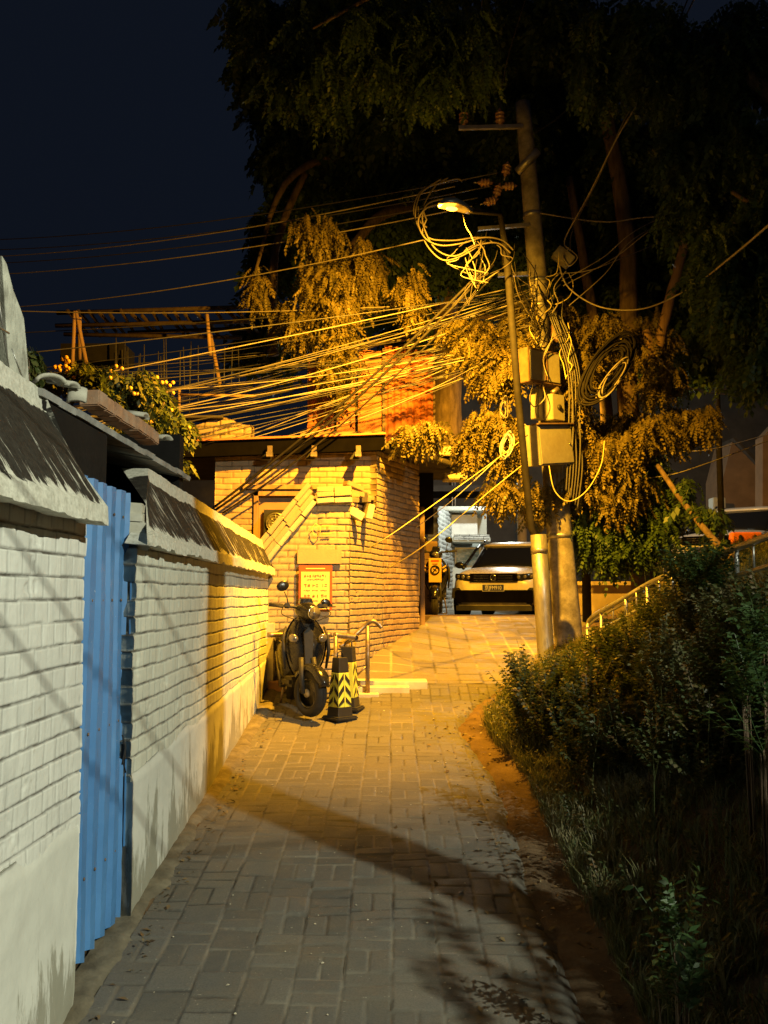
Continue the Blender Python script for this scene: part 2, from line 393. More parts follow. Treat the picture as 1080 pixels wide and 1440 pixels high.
def pic_mat():
    m,nt,bs,_=newmat('blue_window_picture'); v=coords(nt,(1,1,2.2))
    c=ramp(nt,noise(nt,v,2.6,5,.6),[(.38,(.03,.12,.25)),(.52,(.10,.28,.48)),(.66,(.45,.62,.75))])
    nt.links.new(c,bs.inputs['Base Color']); bs.inputs['Roughness'].default_value=.2; return m
M['pic']=pic_mat()
HT=[(-30,-.9),(-5,-.3),(2,-.08),(3.6,0),(5.66,.2),(6.6,.27),(7.5,.35),(8.8,.48),(9.6,.56),(10.1,.68),(10.6,.78),(13.9,1.33),(15.3,1.33),(21.7,1.2),(70,1.2),(300,1.2)]
def hz(y): return np.interp(y,[a for a,b in HT],[b for a,b in HT])
def xr(y): return np.interp(y,[0,3,5,7,8.5,9.5,10.7,12,12.6],[.86,.84,.80,.84,.68,.95,1.6,2.0,2.7])
def wallx(y): return np.interp(y,[10.1,11.5,12.8],[-.44,-.06,.44])
def pathz(x,y):
    h=hz(y); b=sstep(10.1,11.2,y)*.10*(1-sstep(0,.9,x-wallx(y)))*(1-sstep(12.5,13.9,y)); return h+b
def groundz(x,y):
    x=np.asarray(x,float);y=np.asarray(y,float)
    base=pathz(x,y); d=x-xr(y)+ (fbm(x*1.7+5,y*1.7,3,5)-.5)*.25
    near=1-sstep(11.0,12.4,y)
    bank=near*(.10*sstep(.05,.5,d)+1.25*sstep(.25,2.6,d)+.35*sstep(2.2,5,d))
    farup=.55*sstep(2.9,3.4,x)*sstep(15.4,15.7,y)
    rough=(fbm(x*3,y*3,5,9)-.5)*.10*sstep(-.05,.35,d)*near+(fbm(x*9,y*9,3,3)-.5)*.05*sstep(-.05,.25,d)*near
    return base+bank+rough+farup*sstep(2.9,3.4,x)
def gz(x,y): return float(groundz(np.array([x]),np.array([y]))[0])
# ground sheet
xs=np.concatenate([[-300,-120,-60,-30,-15,-8,-5,-3,-2,-1.6,-1.4],np.arange(-1.3,7.01,.05),[7.3,7.8,8.5,10,12,15,20,30,60,120,300]])
ys=np.concatenate([[-200,-80,-30,-10,-5,-2,-1,0],np.arange(.5,16,.05),[16.3,17,18,19,20,22,25,30,40,60,100,200,300]])
GX,GY=np.meshgrid(xs,ys,indexing='ij'); GZ_=groundz(GX,GY)
inp=(GX>-1.2)&(GX<xr(GY)-.06)&(GY>2)&(GY<13.9)
GZ_=GZ_-np.where(inp,.03,0)-np.where((GX<-1.45)&(GY<40),.25,0)
def grid_faces(nu,nv):
    i=np.arange(nu-1)[:,None]*nv+np.arange(nv-1)[None,:]
    return np.stack([i,i+nv,i+nv+1,i+1],-1).reshape(-1,4)
g=np_mesh('ground',np.stack([GX,GY,GZ_],-1).reshape(-1,3),grid_faces(len(xs),len(ys)),M['dirt'],smooth=True); tag(g,None,kind='structure')
# ---- paving as real relief
def paving(name,x0,x1f,y0,y1,res,mat,cw,dep,style,zoff=.004):
    ny=int((y1-y0)/res); nx=int(3.0/res)
    yy=y0+(y1-y0)*np.arange(ny+1)/ny
    Y=np.repeat(yy[None,:],nx+1,0)
    u=(np.arange(nx+1)/nx)[:,None]
    xl=np.array([x0(t) for t in yy])[None,:]; xrr=np.array([x1f(t) for t in yy])[None,:]
    edge=(fbm(yy*4,yy*0+3,3,21)-.5)*.10
    X=xl+(xrr+edge[None,:]-xl)*u
    wx=X+(fbm(X*2,Y*1.2,2,31)-.5)*.03; wy=Y+(fbm(X*1.1,Y*2,2,33)-.5)*.05
    ci=np.floor(wx/cw); fx=wx/cw-ci
    if style=='weave':
        L=cw*2; off=hash1(ci,0,4)*.6+(ci%2)*.5
        t=wy/L+off; k=np.floor(t); ft=t-k            # module of length L: half = pair side by side, half = two crosswise
        kind=(hash1(ci,k,8)>.45)
        a=ft<.5
        dy_mod=np.minimum(ft,1-ft)*L; dmid=np.abs(ft-.5)*L
        dx=np.minimum(fx,1-fx)*cw
        half=np.abs(fx-.5)*cw; cross=np.abs((ft-.5)-.25)*L
        lengthw=np.where(kind,a,~a)
        dl=np.where(lengthw,half,np.where(a,np.abs(ft-.25)*L,np.abs(ft-.75)*L))
        # some modules are plain square slabs
        plain=hash1(ci*2+a,k,15)>.86
        dl=np.where(plain,9.0,dl)
        d=np.minimum(np.minimum(dx,dy_mod),np.minimum(dmid,dl))
        sub=np.where(lengthw,(fx>.5),np.where(a,ft>.25,ft>.75)); sub=np.where(plain,0,sub)
        idx=hash1(ci*7+sub*3,k*5+a,2)
        tx=hash1(ci*7+sub*3,k*5+a,41)-.5; ty=hash1(ci*7+sub*3,k*5+a,43)-.5
    else:
        # rotated square pavers
        t=wy/cw; k=np.floor(t+ (ci%2)*.0); ft=t-k
        d=np.minimum(np.minimum(fx,1-fx),np.minimum(ft,1-ft))*cw
        idx=hash1(ci,k,2); tx=hash1(ci,k,41)-.5; ty=hash1(ci,k,43)-.5
    wob=(vnoise(X*60,Y*60,5)-.5)*.004
    j=1-sstep(.0025,.0085,d+wob)
    if res>.018: j=1-sstep(.004,.016,d+wob)
    lift=(idx-.5)*.0045+tx*.018*(fx-.5)+ty*.018*(ft-.5)
    Z=pathz(X,Y)+zoff+lift-dep*j*(.5+.5*vnoise(X*5,Y*5,77))
    Z=Z+(fbm(X*.9,Y*.9,2,6)-.5)*.05*0
    e=sstep(.93,1.0,np.repeat(u,ny+1,1)); Z=Z-e*.05
    Z[:, :2]-=0.02*0
    ok=1-.0*j
    o=np_mesh(name,np.stack([X,Y,Z],-1).reshape(-1,3),grid_faces(nx+1,ny+1),mat,attrs={'joint':j,'rnd':idx})
    return tag(o,None,kind='structure')
paving('path',lambda y:-1.19,lambda y:float(xr(y)),2.2,10.16,.0115,M['pave'],.205,.006,'weave')
paving('road_ramp',lambda y:float(np.interp(y,[10.1,10.12,11.5,12.8,13.9],[-.5,-.48,-.1,.42,.6])),lambda y:float(np.interp(y,[10.1,10.8,12.2,13.9],[1.25,1.75,2.3,3.3])),10.14,13.9,.02,M['pave2'],.25,.006,'sq',.006)
# rubble / mortar strip at the foot of the wall
yy=np.arange(2,9.95,.02); xx=np.linspace(-1.33,-1.05,18)
SX,SY=np.meshgrid(xx,yy,indexing='ij')
pr=sstep(-1.05,-1.12,-(-SX)*1.0) if False else 1-sstep(-1.23,-1.15,SX+(fbm(SY*5,SY*0,3,3)-.5)*.09)
SZ=pathz(SX,SY)-.012+.035*pr*(.6+.8*fbm(SX*9,SY*9,4,12))+.012*(fbm(SX*40,SY*40,3,8)-.5)*pr
o=np_mesh('kerb_strip',np.stack([SX,SY,SZ],-1).reshape(-1,3),grid_faces(len(xx),len(yy)),M['sand'],smooth=True); tag(o,None,kind='structure')
# far road surface beyond the crest (darker reddish earth band and pale street)
def sheet(name,x0,x1,y0,y1,dz,mat,n=24):
    X,Y=np.meshgrid(np.linspace(x0,x1,n),np.linspace(y0,y1,n),indexing='ij')
    o=np_mesh(name,np.stack([X,Y,pathz(X,Y)+dz],-1).reshape(-1,3),grid_faces(n,n),mat,smooth=True); return tag(o,None,kind='structure')
M['street']=S('street_concrete',(.30,.29,.25),.8,0,.2,2,.3,.3,dirt=((.16,.14,.11),.6))
sheet('street',.7,2.85,15.2,60,.004,M['street'],40)
# loose grit and dead leaves on the paving (uncountable)
V=[];Fc=[];R=[]
for i in range(260):
    y=2.6+10*RS.rand()**1.3; x=-1.1+RS.rand()*(float(xr(y))+1.1)
    if y>10 and x<wallx(y)+.05: continue
    z=float(pathz(x,y))+.008; r=.003+.007*RS.rand()**2*(1.5 if y>9 else 1)
    b=len(V); a=RS.rand()*6.28
    for k,(p,q,h) in enumerate([(1,0,0),(0,.7,.1),(-1,.1,0),(0,-.8,0),(0,0,.6)]):
        V.append((x+r*(p*math.cos(a)-q*math.sin(a)),y+r*(p*math.sin(a)+q*math.cos(a)),z+h*r)); R.append(RS.rand())
    Fc+=[(b,b+1,b+4,b+4),(b+1,b+2,b+4,b+4),(b+2,b+3,b+4,b+4),(b+3,b,b+4,b+4)]
mb=MB(); mb.add(V,[f[:3] for f in Fc]); o=mb.build('grit',S('pale_grit',(.42,.37,.26),.9,0,.4,30,0)); tag(o,'pale grit and crumbs scattered over the grey path paving',None,None,'stuff')
def grid_solid(name,P,Nv,mat,thick,parent=None,attrs=None,smooth=False):
    # P (nu,nv,3) front surface; Nv outward normal; closed with rim and back sheet
    nu,nv=P.shape[:2]; back=Vector(Nv)*-thick
    V=P.reshape(-1,3); Fq=grid_faces(nu,nv)
    ring=[i*nv for i in range(nu)]+[(nu-1)*nv+j for j in range(1,nv)]+[i*nv+nv-1 for i in range(nu-2,-1,-1)]+[j for j in range(nv-2,0,-1)]
    ring=np.array(ring); b0=len(V); n=len(ring)
    V2=V[ring]+np.array(back); VV=np.vstack([V,V2])
    k=np.arange(n); k2=(k+1)%n
    rim=np.stack([ring[k],ring[k2],b0+k2,b0+k],-1)
    # back: strip quads across (bottom row i <-> top row)
    bi=lambda i: b0+i; ti=lambda i: b0+(nu-1)+(nv-1)+(nu-1-i)
    bk=np.array([(bi(i),bi(i+1),ti(i+1),ti(i)) for i in range(nu-1)])
    A={a:np.concatenate([np.asarray(v).ravel(),np.asarray(v).ravel()[ring]]) for a,v in (attrs or {}).items()}
    return np_mesh(name,VV,np.vstack([Fq,rim,bk]),mat,parent,A,smooth)
def brick_wall(name,P0,U,L,bot,top,course,blen,res,mat,thick=.24,depth=.012,parent=None,skew=0,z0=0,rough=.006,headers=False,seed=0,joint=.010,endrag=0.0,vj=1.0,kind=None,rv=None):
    P0=np.array(P0,float); U=np.array(Vector(U).normalized()); Nn=np.array([U[1],-U[0],0.0])
    rv=rv or res; nu=max(2,int(L/res)); bfun=bot if callable(bot) else (lambda u:bot+0*u); tfun=top if callable(top) else (lambda u:top+0*u)
    u=np.linspace(0,L,nu+1); b=bfun(u); t=tfun(u); nv=max(2,int(np.max(t-b)/rv))
    v=np.arange(nv+1)/nv; Uu=np.repeat(u[:,None],nv+1,1); Z=b[:,None]+(t-b)[:,None]*v[None,:]
    zz=Z-z0-skew*Uu+(fbm(Uu*1.3,Z*.6,3,seed+3)-.5)*.022+(vnoise(Uu*9,Z*3,seed+4)-.5)*.006
    row=np.floor(zz/course); fz=(zz/course-row)*course
    off=(row%2)*.5+(hash1(row,0,seed)-.5)*.12
    uu=Uu/blen+off+(vnoise(Uu*7,Z*5,seed+6)-.5)*.03; ci=np.floor(uu); fu=(uu-ci)*blen
    dh=np.minimum(fz,course-fz); dv=np.minimum(fu,blen-fu)
    wob=(fbm(Uu*22,Z*22,3,seed+8)-.5)*.9*joint
    jh=1-sstep(joint*.35,joint*.95,dh+wob); jv=(1-sstep(joint*.3,joint*.8,dv+wob))*vj
    pres=sstep(.25,.5,vnoise(Uu*2.3,row*1.7,seed+12)); jh=jh*((.75+.25*pres) if seed in (21,31,41,51,52,53,54,7) else (.35+.65*pres))
    j=np.clip(np.maximum(jh,jv),0,1); rnd=hash1(ci,row,seed+2)
    d=-depth*j+(rnd-.5)*rough*.4+(fbm(Uu*2.4,Z*2.4,2,seed+9)-.5)*.020+(fbm(Uu*30,Z*30,3,seed+10)-.5)*.003
    tilt=(hash1(ci,row,seed+5)-.5)*.012*(fz/course-.5)*course*1.5; d=d+tilt
    chip=sstep(.66,.72,fbm(Uu*6,Z*6,4,seed+14)); d=d-chip*.006
    P=P0[None,None,:]+U[None,None,:]*Uu[...,None]+Nn[None,None,:]*d[...,None]
    P[...,2]=Z+(P0[2]*0)
    if endrag:
        rg=(hash1(row,3,seed+20)-.5)*endrag+(fbm(Z*9,Z*0,3,seed+22)-.5)*endrag
        w0=np.clip(1-Uu/.1,0,1); w1=np.clip(1-(L-Uu)/.1,0,1)
        P[...,0]+=U[0]*rg*(w1+w0); P[...,1]+=U[1]*rg*(w1+w0)
    return grid_solid(name,P,Nn,mat,thick,parent,{'joint':j,'rnd':rnd})
# U direction: for the left wall, walking +Y its outward normal must be +X -> N=(Uy,-Ux)=(1,0)
# ------------------------------------------------ left garden wall
C=.0855
w1=thing('garden_wall','near section of the white painted brick wall, left of the blue metal door','wall',(0,0,0))
brick_wall('brickwork',(-1.25,1.4,0),(0,1,0),2.40,lambda u:.66+0*u,1.95,C,.125,.009,M['wallpaint'],parent=w1,endrag=.02,seed=1,vj=.5,joint=.0062,depth=.009,rv=.0052)
def plaster_panel(name,Y0,Y1,top0,top1,parent,seed):
    n=int((Y1-Y0)/.02); yy=np.linspace(Y0,Y1,n+1); vv=np.linspace(0,1,70)
    tp=np.interp(yy,[Y0,Y1],[top0,top1])+(fbm(yy*3,yy*0,4,seed)-.5)*.05
    bt=hz(yy)-.12
    Z=bt[:,None]+(tp-bt)[:,None]*vv[None,:]; Yg=np.repeat(yy[:,None],70,1)
    X=-1.244-.0141*np.clip(Yg-4.56,0,9)+(fbm(Yg*2,Z*2,5,seed+1)-.5)*.030+(fbm(Yg*12,Z*12,3,seed+2)-.5)*.006-.012*sstep(.93,1,np.repeat(vv[None,:],n+1,0))
    P=np.stack([X,Yg,Z],-1)
    return grid_solid(name,P,(1,0,0),M['lowplaster'],.2,parent,{'hgt':(Z-hz(Yg))})
plaster_panel('plaster_base',1.4,3.79,.76,.76,w1,4)
def cap(name,parent,Y0a,Y0b,Y1,prof0,prof1,seed,n=150):
    # prof: list of (x,z,v); first half eave uses Y0a, ridge uses Y0b
    K=46
    def samp(prof,s):
        vs=[p[2] for p in prof]; return np.interp(s,vs,[p[0] for p in prof]),np.interp(s,vs,[p[1] for p in prof])
    s=np.unique(np.concatenate([np.linspace(0,1,K),[p[2] for p in prof0]])); xa,za=samp(prof0,s); xb,zb=samp(prof1,s)
    t=np.linspace(0,1,n)
    ys=Y0a+(Y0b-Y0a)*np.clip((s-.2)/.55,0,1)
    Yg=ys[None,:]+(Y1-ys[None,:])*t[:,None]
    ty=(Yg-min(Y0a,Y0b))/(Y1-min(Y0a,Y0b))
    X=xa[None,:]+(xb-xa)[None,:]*ty; Z=za[None,:]+(zb-za)[None,:]*ty
    amp=(fbm(Yg*4,X*9+Z*3,4,seed)-.5)*.014+(fbm(Yg*22,Z*14,3,seed+3)-.5)*.008
    X=X+amp; Z=Z+amp*.8+ (vnoise(Yg*9,Z*0,seed+5)-.5)*.02*((s>.12)&(s<.26))[None,:]
    rag=(hash1(np.floor(Yg/.11),0,seed)-.5)*.018*((s<.2))[None,:]; Z=Z+rag
    P=np.stack([X,Yg,Z],-1)
    nv=len(s)
    V=P.reshape(-1,3); Fq=grid_faces(n,nv)
    # end caps (fan to centre) as quads
    V=list(map(tuple,V)); cu=np.repeat(Yg[:, :1],nv,1)*1.0; cu=Yg.copy(); cv=np.repeat(s[None,:],n,0)
    extra=[]
    for r in (0,n-1):
        c=P[r].mean(0); ci=len(V); V.append(tuple(c))
        for k in range(nv-1): extra.append((r*nv+k,r*nv+k+1,ci,ci))
    cu=np.concatenate([cu.ravel(),[Y0a,Y1]]); cv=np.concatenate([cv.ravel(),[.25,.25]])
    mb=MB(); mb.add(V,[tuple(f) for f in Fq.tolist()]+[e[:3] for e in extra],None,False)
    o=mb.build(name,M['cap'],parent)
    a=o.data.attributes.new('cu','FLOAT','POINT'); a.data.foreach_set('value',cu.astype(np.float32))
    a=o.data.attributes.new('cv','FLOAT','POINT'); a.data.foreach_set('value',cv.astype(np.float32)); return o
pf=lambda ex,ez,rx,rz,:[(ex-.11,ez+.01,0),(ex,ez,.12),(ex-.008,ez+.07,.24),(ex-.03,ez+.085,.28),(rx+.02,rz-.095,.74),(rx+.008,rz-.08,.78),(rx,rz,.9),(rx-.16,rz+.005,1.0)]
c1=cap('coping',w1,3.70,3.76,1.3,pf(-1.13,1.925,-1.43,2.49),pf(-1.13,1.93,-1.43,2.52),3)
w2=thing('garden_wall','far section of the white painted brick wall, beyond the blue door','wall',(0,0,0))
brick_wall('brickwork',(-1.25,4.56,0),(-.0141,1,0),5.6,lambda u:.74+.034*u,lambda u:1.905-.004*u,C,.125,.012,M['wallpaint2'],parent=w2,endrag=.035,seed=7,vj=.6,joint=.0072,depth=.010,rv=.006)
plaster_panel('plaster_base',4.58,10.1,.79,.98,w2,14)
cap('coping',w2,4.44,5.45,10.08,pf(-1.17,1.885,-1.45,2.43),pf(-1.25,1.865,-1.39,2.24),23,230)
# broken masonry stub at the start of the second coping
mb=MB()
for i in range(5):
    mb.box((-1.30+.03*RS.rand(),4.62+.03*RS.rand(),1.90+.045*i),(.10+.03*RS.rand()-.01*i,.11,.055),None,(RS.rand()*.1,RS.rand()*.1,RS.rand()*.3),.008)
mb.build('broken_masonry',M['plaster'],w2)
# back garden ground hidden; dark passage behind the door
# ------------------------------------------------ blue corrugated door
dr=thing('metal_door','tall blue corrugated steel door set in the gap of the white brick wall','door',(-1.33,3.78,0))
def corr(L,pitch,dep):
    pts=[];u=0
    while u<L-1e-6:
        for a,b in ((0,0),(.30,0),(.42,1),(.86,1),(1.0,0)):
            if u+a*pitch<=L: pts.append((u+a*pitch,b*dep))
        u+=pitch
    return pts
prof=corr(.84,.145,.034); V=[];nz=40; zb,zt=.11,2.15
for iz in range(nz+1):
    z=zb+(zt-zb)*iz/nz
    for (u,d) in prof: V.append((d+.004*math.sin(z*3+u*9)+.003*(RS.rand()-.5),u,z+(0 if iz else .012*math.sin(u*40))))
n=len(prof); Fc=[(i*n+k,i*n+k+1,(i+1)*n+k+1,(i+1)*n+k) for i in range(nz) for k in range(n-1)]
mb=MB(); mb.add(V,Fc); o=mb.build('door_sheet',M['blue'],dr); sm=o.modifiers.new('t','SOLIDIFY'); sm.thickness=.0022
mb=MB()
for z in (.45,1.05,1.62,2.02):
    for k in range(6): mb.lathe([(.0,.006),(.006,.004),(.008,0)],None,8,'X',(.036,.09+.145*k,z))
mb.build('screw',M['boxrust'],dr)['kind']='stuff'
mb=MB(); mb.box((.040,.42,1.9),(.006,.80,.03)); mb.box((.040,.42,.55),(.006,.80,.03)); 
B1('door_edge',(.048,.815,1.40),(.006,.05,.62),M['blue'],dr); B1('door_edge',(.046,.805,.74),(.006,.04,.6),M['blue'],dr)
mb=MB(); mb.tube([(.05,.70,.98),(.07,.69,.93),(.055,.70,.86),(.065,.72,.80)],.004,None,6); mb.tube([(.05,.71,.97),(.062,.715,.90),(.052,.70,.84)],.004,None,6); mb.box((.055,.71,.9),(.02,.012,.07)); mb.build('latch',M['rubber'],dr)
# dark gatehouse lintel and roof over the door
rf=thing('gate_roof','dark overhanging sheet roof with loose bricks and tiles above the blue door','roof',(-1.42,3.7,2.47))
mb=MB(); L=2.75
for i in range(14):
    a=i/14*L; mb.box((-.85,a+L/28,.16+.012*(RS.rand()-.5)),(1.75,L/14+.012,.03),None,(0,.19,0.02*(RS.rand()-.5)))
mb.build('roof_sheet',M['roofsheet'],rf)
mb=MB()
for i in range(9): mb.box((-.06+.015*RS.rand(),.12+.13*i+.02*RS.rand(),.045),(.10,.12,.075),None,(0,-.03,.08*(RS.rand()-.5)),.006)
br=mb
brp=thing('loose_brick','row of raw reddish bricks along the front edge of the dark gate roof','bricks',(-1.36,4.18,2.52))
mb.build('brick_row',M['rawbrick'],brp)
for k,(ry,rx_,rz_) in enumerate([(.0,.0,.05),(.16,.01,.08),(1.75,-.02,.07),(1.95,-.05,.07),(2.1,0,.06)]):
    pass
def tile(loc,rz,tilt,label,r=.10,ln=.2):
    r*=.62; ln*=.62; loc=(loc[0],loc[1],loc[2]-.03)
    V=[];Fc=[];n=9
    for i in range(2):
        for k in range(n+1):
            a=PI*k/n; V.append((r*math.cos(a),(i-.5)*ln,r*.55*math.sin(a)))
    for k in range(n): Fc.append((k,k+1,n+2+k,n+1+k))
    mb=MB(); mb.add(V,Fc,None,True); o=mb.build('roof_tile',M['plaster'],None); s=o.modifiers.new('t','SOLIDIFY'); s.thickness=.014
    o.location=loc; o.rotation_euler=(tilt,0,rz); return tag(o,label,'roof tile',None)
tile((-1.43,3.80,2.56),.5,.1,'curved clay tile tipped over at the near end of the wall ridge')
tile((-1.45,4.02,2.60),1.2,.2,'curved grey tile fragment lying above the dark gate opening',.07)
tile((-1.40,4.06,2.56),.2,1.1,'upended rounded tile end just before the row of raw bricks',.07,.12)
tile((-1.44,5.15,2.68),1.5,.15,'broken roof tile lying past the row of raw bricks',.09)
tile((-1.40,5.55,2.62),1.0,.1,'tile fragment near the far corner of the dark gate roof',.08)
gh=thing('gatehouse','unlit gatehouse walls behind the blue door','gatehouse',(0,0,0))
B1('wall',(-3.0,4.6,1.6),(.2,3.2,3.0),M['blackhole'],gh)  # gate interior painted near black for its missing light
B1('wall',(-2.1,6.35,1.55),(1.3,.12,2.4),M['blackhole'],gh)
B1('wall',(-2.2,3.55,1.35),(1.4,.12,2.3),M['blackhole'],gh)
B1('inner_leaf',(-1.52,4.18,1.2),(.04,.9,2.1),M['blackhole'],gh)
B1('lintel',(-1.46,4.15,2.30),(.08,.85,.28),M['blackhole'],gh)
# weathered white board post on top of the near wall
bp=thing('board_post','flaking white board standing upright on the near wall ridge','board',(-1.47,3.52,2.48)); bp.scale=(.6,.72,.47)
mb=MB(); mb.prism([(-.02,-.05),(.20,-.05),(.17,.30),(.135,.56),(.10,.62),(.02,.74),(-.05,.92),(-.10,.96),(-.08,.7)],(-.07,.02,0),None,(0,0,0),(.12,1,0),(0,-.06,1)); mb.build('board',M['greywood'],bp,bevel=.006)
mb=MB(); mb.tube([(.02,-.1,.34),(-.05,-.6,.36)],.008); mb.tube([(.0,-.02,.0),(-.02,-.28,.95)],.005); mb.tube([(.02,.10,.05),(.0,-.02,.25)],.004); mb.build('bracing_rod',M['galv'],bp)
HOUSE0=set(o.name for o in bpy.data.objects)
# ------------------------------------------------ stair house (yellow lit building, right front)
DX,DY=.286,1.0
DL=math.hypot(DX,DY)
sh=thing('stair_house','low yellow lit brick stair house with a sloping coping, behind the scooter','building',(0,0,0))
def prof_top(u):  # u from 0 at X=-1.267 to .847
    return np.interp(u,[0,.50,.70,.847],[2.03,2.60,2.62,2.60])
brick_wall('wall',(-1.267,9.63,0),(1,0,0),.847,.3,prof_top,.068,.20,.0115,M['yellowbrick'],parent=sh,seed=21,rv=.007,joint=.0085,depth=.007,thick=.2,rough=.006)
UL=1.21*DL
KS=dict(course=.068,blen=.22,res=.014,mat=M['sidebrick'],parent=sh,seed=31,joint=.0085,depth=.011,thick=.2,rough=.014,vj=.45,rv=.006)
brick_wall('wall',(-.42,9.63,0),(DX,DY,0),UL,.3,2.62,**KS)
brick_wall('wall',(-.42+DX*.95/DL,9.63+DY*.95/DL,0),(DX,DY,0),UL-.95,2.622,3.33,**KS)
fd=Vector((.45,1.06,0)); 
brick_wall('wall',(-.075,10.84,0),fd,fd.length,.3,lambda u:3.33+.02*np.sin(u*30),.068,.20,.0125,M['oldbrick'],parent=sh,seed=41,rv=.007,joint=.0085,depth=.013,thick=.2,rough=.012)
# coping: three stepped brick courses following the slope
def coping(parent):
    path=[(-1.255,1.99),(-.765,2.60),(-.40,2.62)]
    for k in range(4):
        mb=MB(); o_=.055*k
        for (a,b) in ((0,1),(1,2)):
            A=Vector((path[a][0],0,path[a][1])); Bv=Vector((path[b][0],0,path[b][1])); d=Bv-A; L=d.length; d.normalize(); A=A-d*(.0 if a==0 else .0); L+=(.075*k/2 if a==0 else 0); nrm=Vector((-d.z,0,d.x))
            nn=int(L/.25)+1
            if a==1 and k==3: continue
            for i in range(nn):
                c=A+d*((i+.5)*L/nn)+nrm*(.03+o_)
                ang=-math.atan2(d.z,d.x)
                mb.box((c.x,9.63-.035-.012*(k==0)-.016*(k%2)+.14+.008*(RS.rand()-.5),c.z+.012*(RS.rand()-.5)),(L/nn-.002,.30,.054),None,(0.05*(RS.rand()-.5),ang+.05*(RS.rand()-.5),.03*(RS.rand()-.5)),.006)
        mb.build('coping_course',M['yellowbrick' if k else 'concretel'],parent)
    mb=MB(); mb.prism([(0,0),(.62,.72),(1.05,.72),(1.05,.62),(.66,.58),(.0,-.12)],(0,1.1,0),None,(-1.30,9.9,2.03)); mb.build('roof',M['concreted'],parent)
coping(sh)
mb=MB()
for i in range(16):
    mb.box((-.42+.05*(RS.rand()-.5)+.01*i,9.72+.12*RS.rand()+.05*i,2.66+.05*RS.rand()+.035*(i%4)),(.14+.08*RS.rand(),.11,.055),None,(RS.rand()*.3,RS.rand()*.3,RS.rand()*2),.008)
mb.build('crumbling_masonry',M['shedbrick'],sh)
mb=MB(); mb.box((-.36,9.70,2.50),(.16,.10,.09),None,(0,.5,.2),.006); mb.box((-.24,9.95,2.55),(.07,.22,.16),None,(.1,.2,.3),.006); mb.build('broken_corbel',M['concretel'],sh)
B1('render_patch',(-.74,9.612,2.045),(.46,.02,.15),M['yellowbrick'],sh,(0,0,0),.004)
# dark old graffiti stroke patch (pale circle scrape)
mb=MB(); mb.tube([(-.80,9.603,2.28),(-.82,9.603,2.35),(-.78,9.603,2.39),(-.73,9.603,2.36),(-.73,9.603,2.29),(-.77,9.603,2.25)],.004,None,5,True,True,True); mb.box((-.66,9.604,2.37),(.10,.006,.014)); mb.box((-.66,9.604,2.29),(.09,.006,.012)); mb.build('painted_mark',M['cardyellow'],sh)
# notice board
nb=thing('notice_board','orange red framed notice with yellow sheet on the lit brick wall above the scooter','notice board',(-.776,9.60,1.725))
B1('frame',(0,-.012,0),(.345,.02,.46),M['redboard'],nb,None,.003)
B1('sheet',(0,-.026,-.028),(.295,.004,.385),M['yellowpaper'],nb)
mb=MB()
mb.box((0,-.0232,.197),(.20,.003,.012),M['yellowpaper'])
def strokes(x0,z0,w,h,n):
    for i in range(n):
        cw=w/n; cx=x0+cw*(i+.5)
        for k in range(4):
            if RS.rand()<.75:
                if RS.rand()<.5: mb.box((cx+(RS.rand()-.5)*cw*.2,-.0295,z0+(RS.rand()-.5)*h*.9),(cw*.7,.003,h*.13),M['ink'])
                else: mb.box((cx+(RS.rand()-.5)*cw*.6,-.0296,z0+(RS.rand()-.5)*h*.2),(cw*.12,.003,h*.85),M['ink'])
mb.build('heading',None,nb); mb=MB(); strokes(-.12,.122,.24,.028,9); mb.build('lettering',None,nb); mb=MB(); strokes(-.09,.086,.18,.016,11); mb.build('lettering',None,nb); mb=MB()
for z in (.022,-.085):
    for x in (-.085,0,.09):
        mb=MB(); strokes(x-.035,z,.07,.032,2); mb.build('lettering',None,nb); mb=MB(); strokes(x-.035,z-.05,.065,.012,5); mb.build('lettering',None,nb)
# ------------------------------------------------ main building behind
mh=thing('brick_house','orange lit brick house with dark flat roof and fan window behind the stair house','building',(0,0,0))
WX0,WX1,WZ0,WZ1=-1.56,-.92,1.9,2.83
YF=10.56
kw=dict(course=.068,blen=.20,res=.0125,rv=.0075,mat=M['oldbrick'],parent=mh,joint=.0085,depth=.008,thick=.2,rough=.008)
def segw(x0,x1,z0,z1,s): brick_wall('wall',(x0,YF,0),(1,0,0),x1-x0,z0,z1,seed=s,**kw)
segw(-2.02,WX0,.3,3.34,51); segw(WX0,WX1,WZ1,3.34,52); segw(WX1,-.155,.3,3.34,53); segw(WX0,WX1,.3,WZ0,54)
mb=MB(); mb.box((WX0+.02,YF+.02,2.36),(.05,.10,.95)); mb.box((WX1-.02,YF+.02,2.36),(.05,.10,.95)); mb.box(((WX0+WX1)/2,YF+.02,WZ1-.02),(.66,.10,.05)); mb.box(((WX0+WX1)/2-.02,YF-.012,WZ1+.055),(.86,.07,.05))
wf=mb.build('window_frame',M['wood'],mh)
B1('window_board',((WX0+WX1)/2,YF+.05,2.36),(.6,.02,.93),M['tanwall'],mh)
fn=thing('exhaust_fan','small round exhaust fan in the boarded window of the orange lit house','fan',(-1.315,YF-.0,2.475))
mb=MB(); mb.box((0,.0,0),(.27,.03,.30)); mb.build('housing',M['matblack'],fn)
mb=MB(); mb.lathe([(.085,-.02),(.115,-.03),(.115,-.018)],None,24,'Y'); 
for r in (.045,.08,.105): mb.tube([(r*math.cos(a*PI/12),-.03,r*math.sin(a*PI/12)) for a in range(24)],.003,None,5,closed=True)
for a in range(8): mb.tube([(0,-.032,0),(.11*math.cos(a*PI/4),-.03,.11*math.sin(a*PI/4))],.0025,None,5)
mb.build('grille',M['alu'],fn)
mb=MB()
